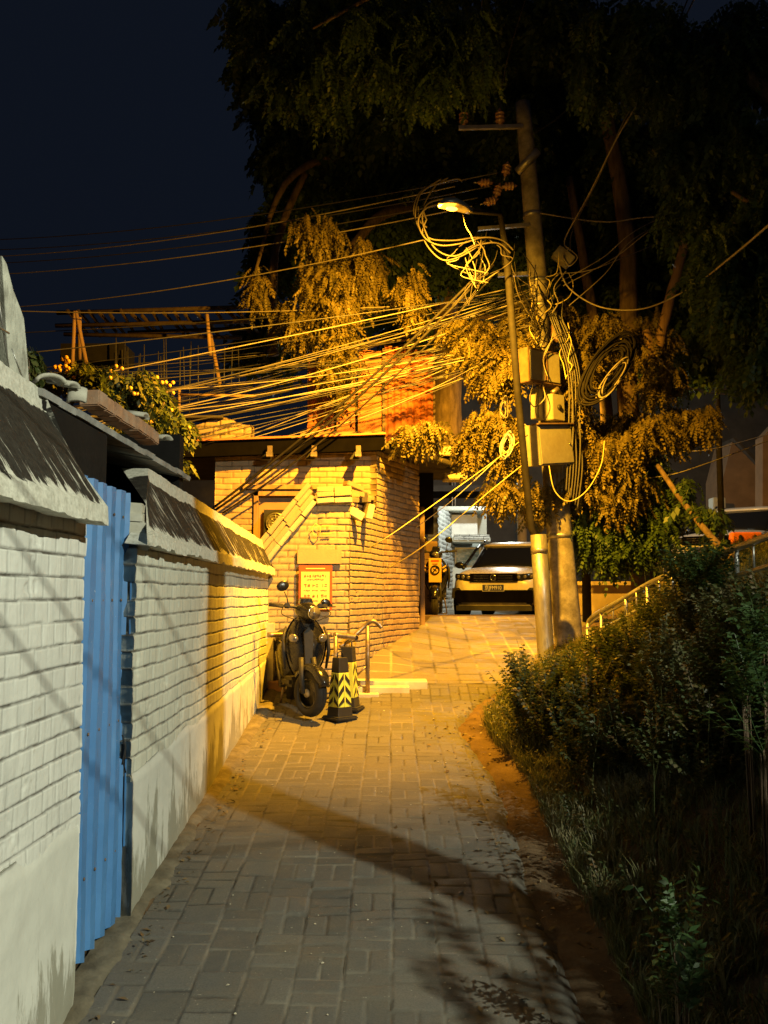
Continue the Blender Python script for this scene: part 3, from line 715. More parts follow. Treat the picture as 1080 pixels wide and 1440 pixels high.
for a in range(5):
    w=a*2*PI/5
    mb.prism([(0.02,0),(.085,.012),(.08,.05),(.02,.02)],(0,.003,0),None,(0,-.021,0),(math.cos(w),0,math.sin(w)),(-math.sin(w),0,math.cos(w)))
mb.lathe([(.0,-.034),(.026,-.03),(.026,-.015)],None,12,'Y'); mb.build('blade',M['alu'],fn)
# flat roof slab, fascia and hanging brackets
def slabp(name,pts,z0,z1,mat,parent):
    mb=MB(); mb.prism(pts,(0,0,z1-z0),None,(0,0,z0),(1,0,0),(0,1,0)); return mb.build(name,mat,parent,bevel=.008)
slabp('roof',[(-2.65,10.46),(-.16,10.46),(.05,10.7),(.15,11.6),(.15,13.5),(-4.4,13.5),(-4.4,11.2)],3.335,3.395,M['concreted'],mh)
B1('fascia',(-1.36,10.42,3.325),(2.6,.07,.17),M['deepblack'],mh,(0,-.035,0),.004); B1('fascia_edge',(-1.36,10.41,3.43),(2.62,.12,.022),M['orange'],mh,(0,-.035,0))  # fascia blackened to stand for the shade of a recess
B1('gutter',(-1.75,YF-.05,3.30),(.95,.05,.035),M['galv'],mh,(0,-.01,0),.004)
def bracket(x):
    r=thing('eave_bracket','small dark steel bracket hanging under the flat roof edge','bracket',(x,10.33,3.33),0,'brackets along the flat roof edge')
    mb=MB(); mb.box((0,0,-.06),(.055,.03,.12)); mb.box((0,-.03,-.105),(.07,.07,.05)); mb.build('arm',M['pipe'],r)
    mb=MB(); mb.prism([(-.08,-.15),(.02,-.15),(.04,-.06),(-.02,-.06)],(0,.12,0),None,(-.02,.02,0)); mb.build('foot',M['matblack'],r); return r
for x in (-1.36,-.86,-.36): bracket(x)
# jagged tiled eave and slabs on the right end
mb=MB()
for i in range(26):
    t=i/25; x=.0+.70*t; y=10.55+1.2*t; z=3.43-.10*math.sin(t*PI*.5)
    mb.lathe([(.034,-.25),(.034,.25)],None,8,'Y',(x,y+.2,z),(0,0,.2)) 
mb.build('tile_edge',M['concreted'],sh)
slabp('roof',[(-.05,10.75),(.55,11.75),(1.0,12.0),(1.0,13.6),(.1,13.6)],3.35,3.42,M['concreted'],sh)
B1('slab',(.62,12.0,3.50),(.78,.5,.12),M['concretel'],sh,(0,0,.05),.01)
B1('slab',(.86,12.3,3.22),(.30,.35,.09),M['concretel'],sh,(0,0,.05),.01)
B1('corner_post',(.425,12.35,1.85),(.06,.2,1.95),M['tanwall'],sh,None,.01)
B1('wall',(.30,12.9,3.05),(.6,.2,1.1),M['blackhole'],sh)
# parapet and rubble on the roof
pb=thing('parapet_wall','low loose brick parapet on the flat roof, left of the orange shed','parapet',(0,0,0))
brick_wall('brickwork',(-2.95,11.2,0),(1,0,0),1.25,3.40,lambda u:3.78+.05*np.sin(u*9),.095,.19,.014,M['shedbrick'],parent=pb,seed=61,joint=.012,depth=.02,thick=.2,rough=.03)
B1('coping',(-2.85,11.25,3.82),(1.6,.28,.03),M['concreted'],pb,(0,0,0),.004)
B1('ledge',(-2.75,10.9,3.43),(1.3,.3,.05),M['concreted'],pb,None,.004)
pb2=thing('parapet_wall','brick kerb on the flat roof directly under the orange shed','parapet',(0,0,0))
brick_wall('brickwork',(-1.05,11.35,0),(1,0,0),1.0,3.40,lambda u:3.60+0*u,.10,.12,.014,M['shedbrick'],parent=pb2,seed=63,joint=.012,depth=.02,thick=.2,rough=.03)
B1('coping',(-.60,11.5,3.645),(1.05,.3,.06),M['shedbrick'],pb2,None,.01)
# orange sheet metal shed on the roof
sd=thing('roof_shed','orange painted sheet metal shed standing on the flat roof under the wires','shed',(0,0,0))
def corr_wall(name,A,Bp,z0,z1,pitch,dep,mat,parent):
    A=Vector(A);Bp=Vector(Bp); d=(Bp-A); L=d.length; d.normalize(); nn=Vector((d.y,-d.x,0)); pr=corr(L,pitch,dep); mb=MB(); V=[]
    for z in (z0,z1):
        for (u,e) in pr: p=A+d*u+nn*e; V.append((p.x,p.y,z))
    n=len(pr); mb.add(V,[(k,k+1,n+k+1,n+k) for k in range(n-1)]); o=mb.build(name,mat,parent); s=o.modifiers.new('t','SOLIDIFY'); s.thickness=.004; return o
def ux(px,Y): return G(px,700,Y).x
corr_wall('wall',(ux(541,12.0),12.0,0),(ux(611,12.35),12.35,0),3.62,4.94,.10,.035,M['orange'],sd)
for i,(a,b) in enumerate(((430,470),(472,500),(502,538))):
    xa,xb=ux(a,12.05),ux(b,12.05)
    B1('door_panel',((xa+xb)/2,12.07,4.22),(xb-xa-.02,.03,1.02 if i<2 else 1.06),M['orange'],sd,None,.004)
B1('corner_post',(ux(540,12.0),12.0,4.2),(.04,.05,1.4),M['boxrust'],sd)
B1('corner_post',(ux(611,12.33),12.33,4.28),(.03,.05,1.35),M['boxrust'],sd)
B1('back_wall',(-.35,13.3,4.1),(1.6,.05,1.3),M['darkwall'],sd)
B1('upper_panel',((ux(505,12.05)+ux(540,12.05))/2,12.1,4.82),(.34,.04,.16),M['orange'],sd)

# the two houses are scaled up about the camera eye to be 5 % larger and stand half a metre further up the lane
for o in list(bpy.data.objects):
    if o.name in HOUSE0: continue
    k=1.0488
    if o.parent is None: o.location=Vector(o.location)*k+Vector((0,0,-.08))
    if o.type=='MESH':
        o.data.transform(Matrix.Scale(k,4))
        if o.parent: o.location=Vector(o.location)*k
def jag(pts,n=5): return pts
# ------------------------------------------------ concrete utility pole
PA=G(800,905,11.9); PT=G(735,145,11.9)
def onpole(t): return PA+(PT-PA)*t
def pole_at(py):  # point on the pole axis at image row
    t=(905-py)/(905-145); return onpole(t)
up=thing('utility_pole','tall leaning concrete utility pole carrying the wire bundle, right of the street lamp','utility pole',(0,0,0))
mb=MB(); n=26
mb.tube([onpole(-.06+1.06*i/n) for i in range(n+1)],[.185-.085*i/n for i in range(n+1)],None,20); mb.build('shaft',M['concrete'],up)
mb=MB()
for py in (310,405,440,655,760):
    p=pole_at(py); d=(PT-PA).normalized(); t=(905-py)/760; r=.185-.085*t+.006; mb.tube([p-d*.03,p+d*.03],r,None,20)
mb.build('clamp_band',M['galv'],up)
def armx(py,x0,x1,y,dz0=0,dz1=0,s=.06,name='crossarm',mat='galv',Y=None):
    a=G(x0,py+dz0,Y or 11.8); b=G(x1,py+dz1,Y or 11.8); mb=MB(); d=b-a
    mb.box((a+b)/2,(d.length,s,s),None,Matrix.Rotation(-math.atan2(d.z,d.x),3,'Y')); return mb.build(name,M[mat],up)
armx(180,645,735,0,0,-2,.05); armx(385,700,745,0,2,0,.05); armx(322,672,745,0,0,-6,.045)
mb=MB(); a=G(727,242,11.75); b=G(757,212,11.65); mb.tube([a,b],.055,None,6); mb.build('brace',M['galv'],up)
def insulator(px,py,Y,label,rot=(0,0,0),s=1,grp=None):
    o=thing('insulator',label,'insulator',G(px,py,Y),0,grp); o.rotation_euler=rot
    mb=MB(); pr=[(.012,-.12),(.03,-.10),(.02,-.08)]
    for k in range(3): z=-.06+.05*k; pr+=[(.062,z),(.066,z+.012),(.03,z+.03)]
    pr+=[(.022,.10),(.012,.13)]
    mb.lathe([(r*s,z*s) for r,z in pr],None,14); mb.build('disc',M['porcelain'],o)
    mb=MB(); mb.tube([(0,0,-.18*s),(0,0,-.10*s)],.010,None,6); mb.build('pin',M['galv'],o); return o
insulator(652,166,11.8,'brown disc insulator standing at the left tip of the topmost crossarm')
insulator(703,165,11.8,'brown disc insulator on the topmost crossarm, beside the pole')
for i,(x,y,r) in enumerate([(712,238,.2),(700,268,.3),(716,262,1.4),(682,257,1.5),(690,283,1.2)]):
    insulator(x,y,11.6,['upper tilted insulator left of the pole neck','long slanting insulator just under the upper tilted one','short insulator lying sideways against the pole neck','sideways insulator at the outer end of the second crossarm','insulator above the lamp arm, pointing left'][i],(0,r,.2),.85)
mb=MB(); 
# ------------------------------------------------ street lamp (steel pole with black upper tube)
LP0=G(769,942,10.85); LP1=G(757,752,10.85); LP2=G(743,742,10.85); LP3=G(712,352,10.1)
sl=thing('street_lamp','lit sodium street lamp on a slim leaning pole with a short arm to the left','street lamp',(0,0,0))
mb=MB(); mb.tube([LP0-Vector((0,0,.1)),LP0,(LP0+LP1)/2,LP1],[.105,.1,.097,.094],None,20); mb.build('base_tube',M['galv'],sl)
mb=MB(); t=LP0+(LP1-LP0)*.86; mb.tube([t,t+Vector((-.004,0,.07))],.099,None,20); mb.build('band',M['alu'],sl)
top=G(703,300,9.9)
mb=MB(); mb.tube([LP1-Vector((0,0,.1)),LP2+Vector((.03,0,0)),(LP2+LP3)/2,LP3,G(708,330,10.0),top,G(655,296,8.8)],[.042]*4+[.035,.03,.026],None,12); mb.build('upper_tube',M['blackmetal'],sl)
LH=G(641,296,10.1)
a=G(662,298,8.75); b=G(622,289,8.55)
mb=MB()
secs=[]
for i,(t,w,h,dz) in enumerate([(0,.035,.035,0),(.15,.05,.05,.005),(.35,.075,.06,.02),(.7,.10,.07,.025),(.95,.085,.055,.02),(1.08,.03,.02,.01)]):
    c=a+(b-a)*t+Vector((0,0,dz)); d=(b-a).normalized(); sd_=Vector((-d.y,d.x,0)).normalized()
    ring=[]
    for k in range(16):
        w_=2*PI*k/16; zz=math.sin(w_)*h; zz=max(zz,-.012)
        ring.append(c+sd_*math.cos(w_)*w+Vector((0,0,zz)))
    secs.append(ring)
mb.loft(secs); mb.build('lamp_head',M['alu'],sl)
mb=MB(); c=a+(b-a)*.68+Vector((0,0,-.012)); sph(mb,c,.034,None,10,(1.7,1.0,.55),(0,.1,0)); 
SOD=(1.0,.455,.022)
lensmat=emis('sodium_glow',(1.0,.33,.025),14); mb.build('lamp_lens',lensmat,sl); LAMP=c+Vector((0,0,-.06))
# ------------------------------------------------ meter boxes
def tbox(name,label,x0,y0,x1,y1,Y,dep,tilt,mat,parts=True):
    A=G(x0,y0,Y);B=G(x1,y1,Y); c=(A+B)/2; o=thing(name,label,'box',c); o.rotation_euler=(0,tilt,math.radians(42))
    w=abs(B.x-A.x)*1.25;h=abs(A.z-B.z)
    B1('casing',(0,0,0),(w,dep,h),mat,o,None,.006); return o,w,h
o,w,h=tbox('meter_box','rusty framed twin door meter box, the upper of the boxes on the pole',730,494,788,541,11.35,.16,-.05,M['boxrust'])
for s in (-1,1):
    d=B1('door',(s*w*.235-.005,-.088,0),(w*.43,.012,h*.86),M['box'],o,None,.003); B1('hinge',(s*w*.03,-.1,.0),(.01,.012,h*.8),M['boxrust'],d)
o,w,h=tbox('meter_box','narrow pale meter casing on the pole, between the twin door box and the big box',750,548,765,590,11.4,.13,.02,M['box'])
B1('lid',(0,-.07,h*.3),(w*.8,.01,h*.25),M['box'],o,None,.002)
o,w,h=tbox('meter_box','grey fuse casing with a round knob, to the right of the narrow meter casing',768,556,790,592,11.38,.15,-.03,M['box'])
mb=MB(); mb.lathe([(.03,-.10),(.034,-.085),(.034,-.07)],None,14,'Y'); mb.build('knob',M['matblack'],o); mb=MB(); mb.tube([(-.08,-.04,h*.55),(0,-.06,h*.72),(.08,-.04,h*.55)],.03,None,10); mb.build('cowl',M['pipe'],o)
o,w,h=tbox('cabinet_box','large pale steel cabinet, lowest of the boxes on the leaning pole',742,598,804,654,11.3,.2,-.13,M['box'])
B1('door',(0,-.106,-.005),(w*.94,.01,h*.92),M['box'],o,None,.003); B1('rim',(0,-.08,h*.5),(w*1.04,.12,.02),M['boxrust'],o,(0,0,0),.004); mb=MB(); mb.lathe([(.012,-.125),(.014,-.11)],None,10,'Y',(w*.38,0,0)); mb.build('lock',M['chrome'],o)
mb=MB(); mb.box((0,0,0),(.34,.22,.20),None,(0,.7,0),.01); o=mb.build('junction_box',M['box'],None); o.location=G(792,362,11.6); o.scale=(.75,.75,.75); tag(o,'tilted cable junction box hanging right of the pole above the long sagging cable','box')
mb=MB(); mb.prism([(0,0),(.10,.02),(.13,-.14),(.08,-.22),(-.0,-.16)],(0,.1,0)); o=mb.build('clay_bracket',M['rawbrick'],None); o.location=G(776,455,11.5); tag(o,'reddish bracket block at the right side of the pole above the meter boxes','bracket')
# ------------------------------------------------ wires
def cat(a,b,sag,n=18):
    return [a+(b-a)*(i/n)+Vector((0,0,-sag*4*(i/n)*(1-i/n))) for i in range(n+1)]
def wire(name,pts,r,mat,label,group=None,cat_='wire',n=5):
    mb=MB(); mb.tube(pts,r,None,n); o=mb.build(name,M[mat],None); return tag(o,label,cat_,group)
def smoothp(P,n=8):
    P=[Vector(p) for p in P]; out=[]
    for i in range(len(P)-1):
        p0=P[max(i-1,0)];p1=P[i];p2=P[i+1];p3=P[min(i+2,len(P)-1)]
        for k in range(n):
            t=k/n; out.append(.5*((2*p1)+(p2-p0)*t+(2*p0-5*p1+4*p2-p3)*t*t+(3*p1-p0-3*p2+p3)*t**3))
    out.append(P[-1]); return out
random.seed(3)
nb_=0
LB='thin wire in the dense bundle running from the pole to the left rooftops'
for i in range(46):
    sy=random.uniform(395,498); sx=742+ (sy-395)*.12+random.uniform(-6,8)
    sl_=random.choice([.10,.16,.2,.24,.27,.3,.33])+random.uniform(-.03,.03)
    xd=random.choice([-160,-120,-90,-200,-60])
    y2=sy+(sx-xd)*sl_*.9; Yd=random.uniform(9.5,17)
    a=G(sx,sy,11.6+random.uniform(-.15,.2)); b=G(xd,y2-random.uniform(0,40),Yd)
    if y2>640: y2=640; b=G(xd,y2,Yd)
    wire('wire',cat(a,b,random.uniform(.03,.35)),random.choice([.0045,.006,.0075,.006]),random.choice(['cable','cablegrey','cable','cable','cablegrey']),LB,'wires in the main bundle')
# wires ending on the flat roof
for i in range(9):
    sx=744;sy=random.uniform(430,500)
    b=Vector((random.uniform(-2.6,-1.0),random.uniform(10.4,11.6),3.45)); wire('wire',cat(G(sx,sy,11.6),b,random.uniform(.05,.2)),.005,random.choice(['cable','cablegrey']),'wire dropping from the pole to the flat roof of the orange lit house','wires to the flat roof')
# upper dark lines to far left
for i,(x0,y0,x1,y1) in enumerate([(700,243,-40,338),(690,262,-40,352),(672,278,-60,372),(664,290,-60,388),(640,262,-40,362),(606,335,-60,436)]):
    wire('wire',cat(G(x0,y0,11.2),G(x1,y1,16),.18),.008,'cable' if i<3 else 'cablegrey','long wire crossing the dark sky above the bundle, toward the left','wires across the night sky')
# heavy black service cables down to the wall of the house
for i,(sx,sy,ex,ey) in enumerate([(690,368,300,714),(694,372,302,718),(700,380,312,722)]):
    a=G(sx,sy,10.4); b=G(ex,ey,10.9); wire('service_cable',cat(a,b,.12+.04*i,26),.015 if i<2 else .010,'coilblack','thick black service cable slanting down from the lamp to the house wall','thick cables slanting across the wires',"cable",7)
# low bright drop wires
for i,(P,m) in enumerate([([(742,612,10.8),(690,652,10.4),(560,745,9.6),(520,770,9.75)],'cableyellow'),([(742,648,10.8),(690,690,10.5),(600,765,10.2),(545,800,11.0)],'cableyellow'),([(705,640,11.2),(640,700,11.5),(585,742,12.1)],'cablewhite')]):
    wire('drop_wire',smoothp([G(*p) for p in P]),.008,m,['upper yellow drop wire stretched from the boxes to the pale side wall','lower yellow drop wire stretched from the big cabinet to the pale side wall','white drop wire behind the two yellow ones'][i],'',"wire") if False else tag(wire('drop_wire',smoothp([G(*p) for p in P]),.0055,m,None,None,None),['upper yellow drop wire stretched from the boxes to the pale side wall','lower yellow drop wire stretched from the big cabinet to the pale side wall','white drop wire behind the two yellow ones'][i],'wire')
def P3(L,Y=11.0): return [G(p[0],p[1],p[2] if len(p)>2 else Y) for p in L]
def cab(L,r,mat,label,Y=11.0,catg='cable',name='loose_cable',group=None): return wire(name,smoothp(P3(L,Y)),r,mat,label,group,catg)
cab([(786,372),(800,405),(845,432),(905,434,11),(970,405,9.5),(1030,360,8),(1100,300,6.5)],.010,'cablegrey','long pale cable sagging in a wide curve right of the pole',11.3)
cab([(760,300),(850,312),(930,305),(1080,318,12)],.010,'cablegrey','straight thick cable running right from the pole at lamp height',11.6)
cab([(800,350,11.5),(795,335,11.5),(830,270,11),(870,190,10.5),(930,90,10),(985,-20,9.5)],.010,'cablegrey','upper pale cable climbing right from the pole into the dark crown')
cab([(802,352,11.5),(806,322,11.5),(842,250,11.1),(880,165,10.6),(940,60,10.1),(975,-20,9.7)],.009,'cable','dark cable climbing right beside the pale one into the crown')
cab([(800,350,11.5),(792,358,11.5),(800,374,11.4),(812,362,11.4),(800,350,11.5)],.007,'cablegrey','small loop where the climbing cables meet the pole')
cab([(652,160),(662,90),(682,-20,10)],.006,'cable','thin wire rising from the left disc insulator out of the picture',11.8,'wire')
cab([(703,158),(712,90),(745,-20,10)],.006,'cable','thin wire rising from the inner disc insulator out of the picture',11.8,'wire')
cab([(748,190),(800,150),(850,60),(880,-20)],.006,'cable','thin wire rising right from the pole top',11.8,'wire')
for i,(x0,y0,x1,y1) in enumerate([(790,395,905,318),(792,402,935,312),(780,385,870,365),(800,430,900,330)]):
    cab([(x0,y0),((x0+x1)/2,(y0+y1)/2+6),(x1,y1),(x1+120,y1-50,13)],.006,'cablegrey',['thin','thin','thin','thin'][i]+' wire fanning right and upward from the pole shoulder',11.4,'wire','fan_wire','wires fanning right from the pole shoulder')
cab([(772,655),(780,690),(800,705),(825,690),(845,655),(850,620)],.007,'cableyellow','yellowish cable hanging in a U below the big cabinet',11.1)
cab([(870,675,12),(930,670,12),(985,655,12),(1100,612,13)],.007,'cablegrey','thin cable sagging right towards the gabled house')
cab([(950,545,12),(1010,548,13),(1100,538,14)],.006,'cablegrey','faint upper cable at far right over the black gap')
cab([(925,505,12),(970,545,12.2),(1030,555,13),(1100,555,14)],.006,'cablegrey','faint lower cable at far right over the black gap')
cab([(960,635,15),(1010,630,15),(1100,605,16)],.007,'cablegrey','cable crossing in front of the gabled house')
cab([(752,400),(765,420),(780,428),(800,418),(806,400),(800,385)],.007,'cableyellow','short yellow jumper looping at the right of the pole',11.5)
cab([(752,535,11.2),(745,560,11.1),(752,572,11.1),(766,560,11.1),(764,545,11.2)],.007,'cablegrey','round loop of wire under the twin door meter box')
cab([(790,470,11.3),(775,480,11.2),(764,505,11.2),(770,530,11.2)],.006,'cablegrey','thin wire arching over the twin door meter box')
# black feeder cables down the right of the pole
for i in range(6):
    x=800+i*3.2
    cab([(757+i*2,400+i*6),(775+i*3,450),(x-2,520),(x+3*math.sin(i*2),600),(x-2+i,655),(x-4,690+i*5)],.011,'cable','black feeder cable running down the right side of the pole',11.4+.03*i,'cable','feeder_cable','black feeder cables down the pole')
random.seed(12)
for i in range(16):
    x=random.uniform(742,800); y=random.uniform(330,470); L=[(x,y)]
    for k in range(4): L.append((L[-1][0]+random.uniform(-16,16),L[-1][1]+random.uniform(6,32)))
    cab(L,.007,random.choice(['cablegrey','cable','cableyellow']),'short tangled jumper wire on the pole above the meter boxes',11.35+random.uniform(-.1,.2),'wire','jumper_wire','tangled jumper wires on the pole')
for i in range(10):
    x0=random.uniform(700,745); y0=random.uniform(335,410); cab([(x0,y0,10.8),(x0+random.uniform(5,20),y0+30,11.1),(745+random.uniform(0,14),y0+random.uniform(40,85),11.5)],.006,random.choice(['cablegrey','cable']),'jumper wire tying the lamp pole to the concrete pole','',"wire",'jumper_wire') if False else cab([(x0,y0,10.8),(x0+random.uniform(5,20),y0+30,11.1),(745+random.uniform(0,14),y0+random.uniform(40,85),11.5)],.006,random.choice(['cablegrey','cable']),'jumper wire tying the lamp pole to the concrete pole',11,'wire','jumper_wire','jumper wires between the two poles')
# coil hanging on the tree
def coil(cx,cy,Y,rx,ry,rot,n,r,mat,label,jit=.06,name='cable_coil',arc=(0,2*PI)):
    c=G(cx,cy,Y); mb=MB()
    for k in range(n):
        s=1+random.uniform(-jit,jit)*2; ox=random.uniform(-.02,.02); pts=[]
        m=40; dy=random.uniform(-.05,.05)
        for i in range(m+(arc[1]-arc[0]<6.2)):
            w=arc[0]+(arc[1]-arc[0])*i/m; u=rx*s*math.cos(w+ .1*k); v=ry*s*math.sin(w+.1*k)
            pts.append(c+Vector((u*math.cos(rot)-v*math.sin(rot)+ox,dy+.06*math.sin(w*2+k),u*math.sin(rot)+v*math.cos(rot)+ox)))
        mb.tube(pts,r,None,6,True,True,arc[1]-arc[0]>6.2)
    return tag(mb.build(name,M[mat],None),label,'cable coil')
coil(853,520,11.3,.17,.42,-.62,22,.011,'coilblack','big oval coil of black cable hanging right of the meter boxes',.16)
coil(862,533,11.25,.07,.26,-.62,4,.009,'cablegrey','thin pale loops inside the big black cable coil',.1)
coil(712,627,11.1,.05,.13,-.2,8,.005,'cablewhite','small bundle of white wire left of the big cabinet',.2)
coil(709,575,11.2,.03,.10,0,5,.005,'cablegrey','tiny dark wire bundle left of the meter casings',.2)
# the looping cables round the lamp
Yl=9.9
loops=[[(722,352),(706,338),(680,334),(650,342),(620,345),(598,335),(588,312),(598,294),(618,287)],
[(718,356),(700,342),(672,345),(640,360),(615,352),(600,330),(594,305),(604,285),(640,277)],
[(680,340),(655,357),(625,366),(604,350),(594,328),(600,308)],
[(690,336),(668,334),(640,338),(610,337),(597,330)],
[(594,330),(584,305),(590,275),(604,262),(620,252)],
[(592,328),(582,300),(586,278),(600,264),(640,252),(650,255)],
[(630,250),(612,262),(596,290),(600,310)],
[(600,320),(590,310),(588,290)]]
for i,L in enumerate(loops):
    cab(L,.0095,'cableloop','brightly lit cable looping in a wide circle around the lamp',Yl+.03*i-.08,'cable','looped_cable','cables looping around the lamp')
random.seed(5)
for i in range(9):
    x=random.uniform(655,690); y=random.uniform(335,352); L=[(x,y)]
    s=1 if i%2 else -1
    for k in range(3): L.append((L[-1][0]+random.uniform(2,15)*s,L[-1][1]+random.uniform(6,16))); 
    L.append((672+random.uniform(-10,16),388+random.uniform(-6,18)))
    cab(L,.007,random.choice(['cableloop','cable']),'thin wire in the knotted tangle hanging under the lamp arm',Yl+random.uniform(-.1,.1),'wire','tangled_wire','tangled wires under the lamp arm')
for i in range(6):
    x=random.uniform(655,725); cab([(x,random.uniform(320,360)),(x-8,372),(670+random.uniform(-15,5),400),(650+random.uniform(-16,12),430)],.0045,'coilblack','straight wire leaving the tangle downward to the left',Yl,'wire','tangled_wire','wires leaving the tangle')
cab([(651,302),(655,318),(662,330),(668,345)],.005,'coilblack','short lead dropping from the lamp head',8.8,'wire')
# white-ish far post behind the car
fp=MB(); fp.tube([(ux(734,24.5),24.5,1.1),(ux(733,24.5),24.5,5.6)],[.14,.11],None,14); o=fp.build('concrete_post',M['retain']); tag(o,'plain concrete post rising behind the white car','post')
# ------------------------------------------------ electric scooter
def make_scooter(card=False,label=''):
    r=thing('electric_scooter',label,'scooter')
    # local frame: forward = -Y, up Z, rider's left = +X ; wheelbase 1.2: front wheel at y=-.6
    FW=Vector((0,-.58,.225)); RW=Vector((0,.60,.225)); steer=Matrix.Rotation(.42 if not card else .0,3,'Z')
    def wheel(c,st):
        t=MB(); pr=[]
        for k in range(13):
            a=2*PI*k/12; pr.append((.178+.047*math.cos(a),.058*math.sin(a)))
        t.lathe(pr,None,36,'X',c,None); 
        # re-orient by steer
        t.v=[tuple(c+st@(Vector(v)-c)) for v in t.v]
        w=t.build('wheel',M['rubber'],r)
        m=MB(); m.lathe([(.137,-.035),(.142,.0),(.137,.035),(.125,.035),(.125,-.035),(.137,-.035)],None,30,'X',c)
        m.lathe([(.0,-.05),(.04,-.05),(.04,.05),(.0,.05)],None,16,'X',c)
        for k in range(10):
            a=k*2*PI/10; d=Vector((0,math.cos(a),math.sin(a))); m.tube([c+d*.035,c+d*.13],[.012,.008],None,6)
        m.v=[tuple(c+st@(Vector(v)-c)) for v in m.v]; m.build('rim',M['alu'],w)
        m=MB(); m.lathe([(.09,.058),(.09,.062),(.05,.062),(.05,.058),(.09,.058)],None,28,'X',c); m.box(tuple(c+Vector((.065,-.07,.05))),(.03,.05,.06))
        m.v=[tuple(c+st@(Vector(v)-c)) for v in m.v]; m.build('brake_disc',M['chrome'],w)
        return w
    wheel(FW,steer); wheel(RW,Matrix.Identity(3))
    def sv(pts): return [FW+steer@(Vector(p)-FW) for p in pts]
    # front fender
    def ring(pts,off): return pts
    secs=[]
    for k in range(13):
        a=math.radians(-62+k*10.5)   # along the wheel top
        w=.072 if 2<k<11 else .05; row=[]
        for (x,dr) in ((-1,-.028),(-.85,.012),(0,.03),(.85,.012),(1,-.028),(.9,-.036),(0,.012),(-.9,-.036)):
            R=.255+dr; row.append(FW+steer@Vector((x*w,-math.sin(a)*R*-1*-1 if False else -R*math.sin(a+.2),R*math.cos(a+.2))))
        secs.append(row)
    f=MB(); f.loft(secs); f.build('front_fender',M['black'],r)
    m=MB()
    for s in (-1,1): m.tube(sv([(s*.085,-.58,.225),(s*.085,-.555,.40),(s*.07,-.53,.56)]),[.022,.024,.026],None,10)
    m.build('fork',M['matblack'],r)
    # front shield: loft of horizontal outlines from bottom to top
    secs=[]
    for (z,yf,yb,hw) in [(.36,-.36,-.24,.10),(.44,-.42,-.26,.155),(.54,-.47,-.28,.195),(.64,-.49,-.28,.215),(.74,-.47,-.27,.215),(.82,-.43,-.25,.19),(.90,-.39,-.24,.145),(.97,-.36,-.24,.085)]:
        row=[]
        for k in range(20):
            a=2*PI*k/20; cx=math.cos(a); sx=math.sin(a)
            x=hw*math.copysign(abs(cx)**.6,cx); yy=(yf if sx<0 else yb)
            ymid=(yf+yb)/2+ .03; y=ymid+(yy-ymid)*abs(sx)**.85
            if sx<0: y+= .10*abs(cx)**2
            row.append((x,y,z))
        secs.append(row)
    m=MB(); m.loft(secs); sh_=m.build('front_shield',M['black'],r,subs=1)
    m=MB(); m.prism([(-.035,.44),(.035,.44),(.05,.80),(0,.86),(-.05,.80)],(0,.02,0),None,(0,-.505,0)); m.build('shield_trim',M['matblack'],sh_,bevel=.006)
    for s in (-1,1):
        m=MB(); sph(m,(s*.145,-.475,.745),.052,None,10,(.95,.45,.78),(0,s*-.5,s*.3)); m.build('turn_signal',M['lens'],r)
        m=MB(); m.tube([(s*.205,-.33,.45),(s*.225,-.37,.62),(s*.222,-.35,.76),(s*.19,-.31,.86)],[.012,.02,.018,.01],None,8); m.build('side_trim',M['matblack'],sh_)
    # steering column, headlight housing
    top=Vector((0,-.33,1.02))
    st2=Matrix.Rotation(.30 if not card else 0,3,'Z')
    def T(p): return top+st2@(Vector(p)-top)
    m=MB(); m.tube([(0,-.36,.80),(0,-.33,1.0)],[.06,.05],None,12); m.build('steering_column',M['matblack'],r)
    m=MB(); secs=[]
    for (y,w,h,z) in [(-.50,.052,.058,.985),(-.47,.075,.08,.99),(-.42,.095,.095,1.0),(-.34,.115,.085,1.015),(-.26,.09,.06,1.02)]:
        secs.append([T((w*math.cos(2*PI*k/16),y,z+h*math.sin(2*PI*k/16))) for k in range(16)])
    m.loft(secs); m.build('headlight_housing',M['black'],r)
    m=MB(); m.lathe([(.0,-.0),(.052,-.006),(.062,-.02)],None,24,'Y',(0,0,0)); m.v=[tuple(T(Vector((v[0],-.512-v[1]*-1,v[2]+.985)))) for v in m.v]; hl=m.build('headlight',M['lens'],r)
    m=MB(); m.tube([T((.06*math.cos(a*PI/12),-.514,.985+.06*math.sin(a*PI/12))) for a in range(24)],.008,None,6,closed=True); m.build('headlight_ring',M['chrome'],hl)
    # handlebar
    m=MB(); m.tube([T(p) for p in [(-.33,-.24,1.075),(-.2,-.29,1.06),(-.06,-.31,1.05),(.06,-.31,1.05),(.2,-.29,1.06),(.33,-.24,1.075)]],.014,None,10); m.build('handlebar',M['matblack'],r)
    for s in (-1,1):
        m=MB(); m.tube([T((s*.22,-.282,1.062)),T((s*.35,-.232,1.078))],[.02,.019],None,12); m.build('grip',M['rubber'],r)
        m=MB(); m.tube([T((s*.19,-.32,1.055)),T((s*.27,-.34,1.055)),T((s*.36,-.30,1.06))],[.008,.007,.006],None,6); m.build('brake_lever',M['matblack'],r)
        m=MB(); m.box(tuple(T((s*.185,-.295,1.065))),(.06,.05,.05),None,None,.01); m.build('switch_pod',M['matblack'],r)
